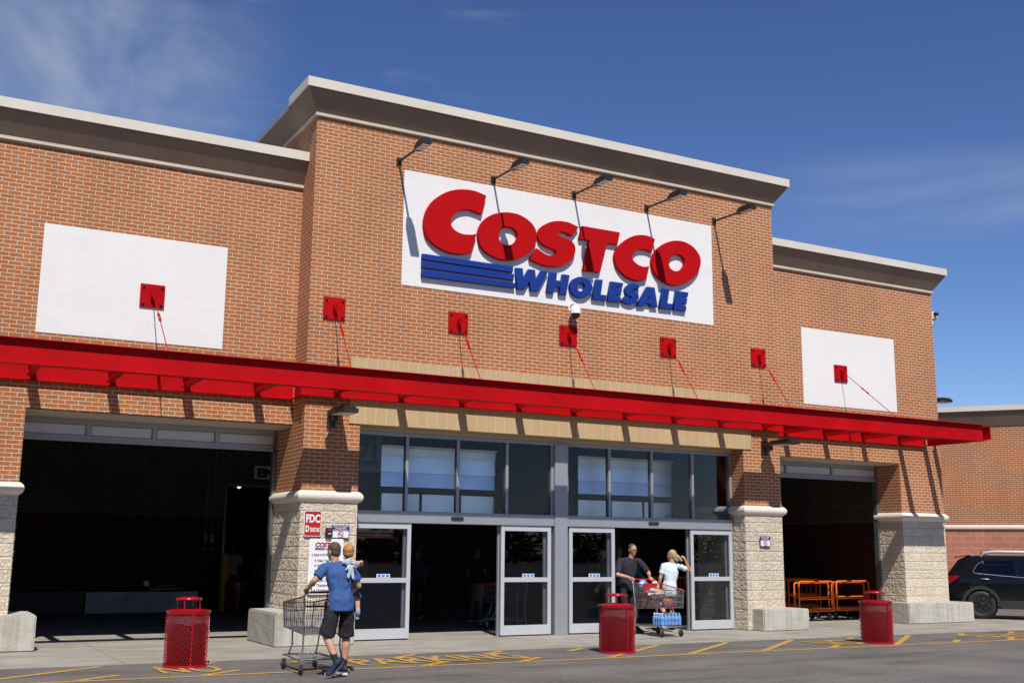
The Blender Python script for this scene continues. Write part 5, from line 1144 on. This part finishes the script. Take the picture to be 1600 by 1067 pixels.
g = MB(); hc = V((-.765, -4.43, 1.555)); ell(g, hc + V((0, -.016, .030)), (.074, .082, .080)); ell(g, hc + V((0, -.040, -.015)), (.066, .050, .060)); blob(g, 'hair', 'hairred', t, .008, 1, .005, (40, 40, 18))
for a_, tn in (((-.625, -4.50, .79), (-.60, -4.40, .69)), ((-.80, -4.30, .82), (-.80, -4.20, .73))):
    lm = limb([V(a_) + V((0, 0, .02)), V(a_) - V((0, 0, .03))], [.031, .032]); blob(lm, 'sock', 'whitetop', t, .008, 1); shoe(V(a_) - V((0, 0, .03)), tn, (0, -.35, .94), 'blueshoe', t, .66)
# --- plush toy over his shoulder
g = MB(); ell(g, (-.865, -4.70, 1.425), (.046, .036, .048)); ell(g, (-.835, -4.735, 1.34), (.036, .030, .055)); 
for pts, rr in (([(-.895, -4.70, 1.45), (-.925, -4.70, 1.42)], [.018, .016]), ([(-.84, -4.69, 1.46), (-.82, -4.675, 1.47)], [.018, .016]), ([(-.85, -4.745, 1.31), (-.875, -4.76, 1.235)], [.020, .018]), ([(-.815, -4.745, 1.31), (-.81, -4.765, 1.225)], [.020, .018]), ([(-.865, -4.73, 1.37), (-.90, -4.74, 1.33)], [.015, .013]), ([(-.80, -4.72, 1.38), (-.755, -4.71, 1.36)], [.015, .013])):
    lm = limb([V(p) for p in pts], rr); g.add(lm.v, lm.f)
tag(blob(g, 'plush_toy', 'plush', None, .006, 2, .003, (40, 40, 40)), 'pale blue plush animal draped over the blue t-shirt beside the child', 'plush toy')
# --- man with glasses behind the full cart
Jn = dict(pelvis=(7.10, .47, .95), chest=(7.12, .44, 1.27), neck=(7.15, .41, 1.475), head=(7.17, .37, 1.635), face=(-.02, -1, -.12), fwd=(0, -1, 0),
    shR=(6.90, .44, 1.40), elR=(6.79, .36, 1.14), wrR=(6.975, .20, 1.085), handR=((.35, -1, -.15), (0, -.15, 1), 1, .75),
    shL=(7.36, .42, 1.40), elL=(7.53, .33, 1.18), wrL=(7.46, .20, 1.09), handL=((-.2, -1, -.15), (0, -.15, 1), -1, .75),
    hipR=(7.0, .47, .90), knR=(6.98, .38, .49), anR=(6.98, .52, .09), toeR=(6.96, .34, .0), hipL=(7.20, .47, .90), knL=(7.20, .43, .48), anL=(7.20, .30, .085), toeL=(7.22, .12, .0))
man2, s2, f2, u2 = person('man with glasses in a charcoal polo shirt and black trousers pushing the full cart', Jn,
    dict(shirt='polo', pants='blackpants', legs=1.95, haircol='hairgrey', hair=(0, 0, .97), skin='skin2', sleeve=.85, shoes='blackshirt', solem='black', seed=4.2, build=1.06, arm=1.0, hem=.13))
h = V(Jn['head'])
g = MB()
for q in (-1, 1):
    c = h + f2 * .094 + s2 * q * .034 + u2 * .002
    g.tube([c + s2 * .026 * math.cos(a) + u2 * .016 * math.sin(a) for a in (2 * math.pi * i / 14 for i in range(14))], .0028, 5, True); g.tube([c + s2 * q * .026, h + s2 * q * .080 - f2 * .01 + u2 * .004], .0025, 5)
g.tube([h + f2 * .098 - s2 * .008 + u2 * .004, h + f2 * .098 + s2 * .008 + u2 * .004], .0025, 5); g.build('glasses', 'ink', man2)
g = MB()
for q in (-1, 1): ell(g, h + f2 * .079 + s2 * q * .034 - u2 * .001, (.012, .008, .006), s2, f2, u2)
g.build('eyes', 'ink', man2)
g = MB(); ell(g, h - u2 * .062 + f2 * .089, (.024, .006, .004), s2, f2, u2); g.build('mouth', simple('lip_line', (.20, .07, .06), .5), man2)
g = MB()
for q, p in ((-1, .05), (1, .05)): g.obox(V((7.15, .355, 1.455)) + V((q * .045, 0, 0)), V((.035, -.012 * q, .012 * -q)) , V((0, .012, .03)), V((0, .006, -.002)))
g.build('collar', 'polo', man2)
g = MB(); w0 = V(Jn['wrL']); e0 = V(Jn['elL']); d0 = (e0 - w0).normalized(); g.lathe(w0 + d0 * .015, [(.031, 0), (.033, .004), (.033, .02), (.031, .024)], 16, d0); g.build('wrist_watch', 'ink', man2)
# --- woman walking in, hand at her hair
Jw = dict(pelvis=(8.03, .30, .88), chest=(8.07, .30, 1.17), neck=(8.10, .30, 1.375), head=(8.095, .30, 1.53), face=(-.55, .83, .02), fwd=(0, 1, 0),
    shR=(8.27, .29, 1.315), elR=(8.535, .26, 1.215), wrR=(8.39, .22, 1.42), handR=((-.45, .05, 1), (.6, -.8, 0), 1, .55),
    shL=(7.90, .31, 1.315), elL=(7.82, .33, 1.06), wrL=(7.84, .43, .85), handL=((.05, .3, -1), (-1, 0, 0), 1, .3),
    hipR=(8.12, .30, .84), knR=(8.10, .34, .46), anR=(8.075, .27, .085), toeR=(8.09, .45, .0), hipL=(7.94, .30, .84), knL=(7.86, .36, .47), anL=(7.735, .06, .36), toeL=(7.72, .03, .20), soleL=(.05, .75, .6))
person('blond woman in a pale aqua t-shirt walking in, one hand at her hair', Jw,
    dict(shirt='paletee', pants='blackpants', legs=1.25, legname='leggings', haircol='hairblond', sleeve=.62, seed=7.7, build=.93, arm=.88, leg=.95, legw=.86, hem=.16, shoes='blackshirt', solem='kraft', k=.95, shoek=.9, hair=(0, 0, 1.03),
         tail=[((8.13, .235, 1.54), (8.20, .21, 1.49), .045, .040), ((8.20, .21, 1.49), (8.27, .20, 1.43), .040, .028), ((8.12, .24, 1.50), (8.17, .22, 1.43), .040, .030)]))
# --- shoppers inside, the dimness of the hall darkened into skin and tops
def shopper(x, y, ang, h, label, W):
    a = R(ang); f = V((math.sin(a), math.cos(a), 0)); r = V((f.y, -f.x, 0)); s = h / 1.75
    P = lambda dx, dy, z: V((x, y, 0)) + r * dx * s + f * dy * s + V((0, 0, z * s))
    J = dict(pelvis=P(0, 0, .94), chest=P(0, 0, 1.24), neck=P(0, .01, 1.45), head=P(0, .03, 1.60), face=f, fwd=f, shR=P(.19, 0, 1.37), elR=P(.24, 0, 1.10), wrR=P(.16, .20, 1.05), shL=P(-.19, 0, 1.37), elL=P(-.24, -.02, 1.10), wrL=P(-.2, .12, .90),
        hipR=P(.09, 0, .9), knR=P(.09, .06, .48), anR=P(.09, .04, .085), toeR=P(.10, .22, 0), hipL=P(-.09, 0, .9), knL=P(-.09, .02, .48), anL=P(-.09, -.10, .085), toeL=P(-.1, .08, 0), handR=(f * .8 + V((0, 0, -.4)), V((0, 0, 1)), 1, .5), handL=(V((0, 0, -1)) + f * .3, -r, 1, .4))
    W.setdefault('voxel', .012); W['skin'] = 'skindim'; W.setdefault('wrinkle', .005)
    return person(label, J, W)
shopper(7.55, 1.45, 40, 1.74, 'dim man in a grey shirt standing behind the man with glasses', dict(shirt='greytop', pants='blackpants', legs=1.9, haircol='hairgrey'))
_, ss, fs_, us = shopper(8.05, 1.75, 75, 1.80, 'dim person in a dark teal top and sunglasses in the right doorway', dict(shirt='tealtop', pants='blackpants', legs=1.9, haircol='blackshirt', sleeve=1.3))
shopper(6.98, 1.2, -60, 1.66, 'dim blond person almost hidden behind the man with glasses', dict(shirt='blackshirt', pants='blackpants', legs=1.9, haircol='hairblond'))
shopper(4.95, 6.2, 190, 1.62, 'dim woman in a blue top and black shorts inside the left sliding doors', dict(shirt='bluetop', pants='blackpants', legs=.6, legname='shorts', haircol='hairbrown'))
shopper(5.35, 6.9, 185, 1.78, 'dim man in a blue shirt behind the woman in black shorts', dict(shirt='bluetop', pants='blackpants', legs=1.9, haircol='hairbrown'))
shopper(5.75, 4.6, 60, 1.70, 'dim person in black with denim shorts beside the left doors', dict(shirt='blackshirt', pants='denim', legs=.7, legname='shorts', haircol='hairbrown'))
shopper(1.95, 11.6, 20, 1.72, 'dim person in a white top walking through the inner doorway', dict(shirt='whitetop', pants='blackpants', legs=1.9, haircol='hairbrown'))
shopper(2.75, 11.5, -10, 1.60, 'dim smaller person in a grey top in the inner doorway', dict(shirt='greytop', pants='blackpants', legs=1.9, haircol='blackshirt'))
# far warehouse lamps glimpsed through the inner doorway
for k, (x, y, z, l) in enumerate(((1.95, 14.0, 3.25, 'left glowing warehouse lamp beyond the inner doorway'), (2.95, 15.0, 3.35, 'right glowing warehouse lamp beyond the inner doorway'))):
    t = thing('warehouse_lamp', l, 'lamp', (x, y, z)); g = MB(); g.lathe((x, y, z + .06), [(.02, .35), (.04, .12), (.14, 0), (.135, 0), (.02, .10)], 20); g.build('shade', 'darkmetal', t)
    m_, N_, L_, b_ = mat('lamp_glow'); b_.inputs['Emission Color'].default_value = (1, .72, .42, 1); b_.inputs['Emission Strength'].default_value = 1.6; g = MB(); ell(g, (x, y, z + .06), (.06, .06, .05)); g.build('bulb', m_, t)
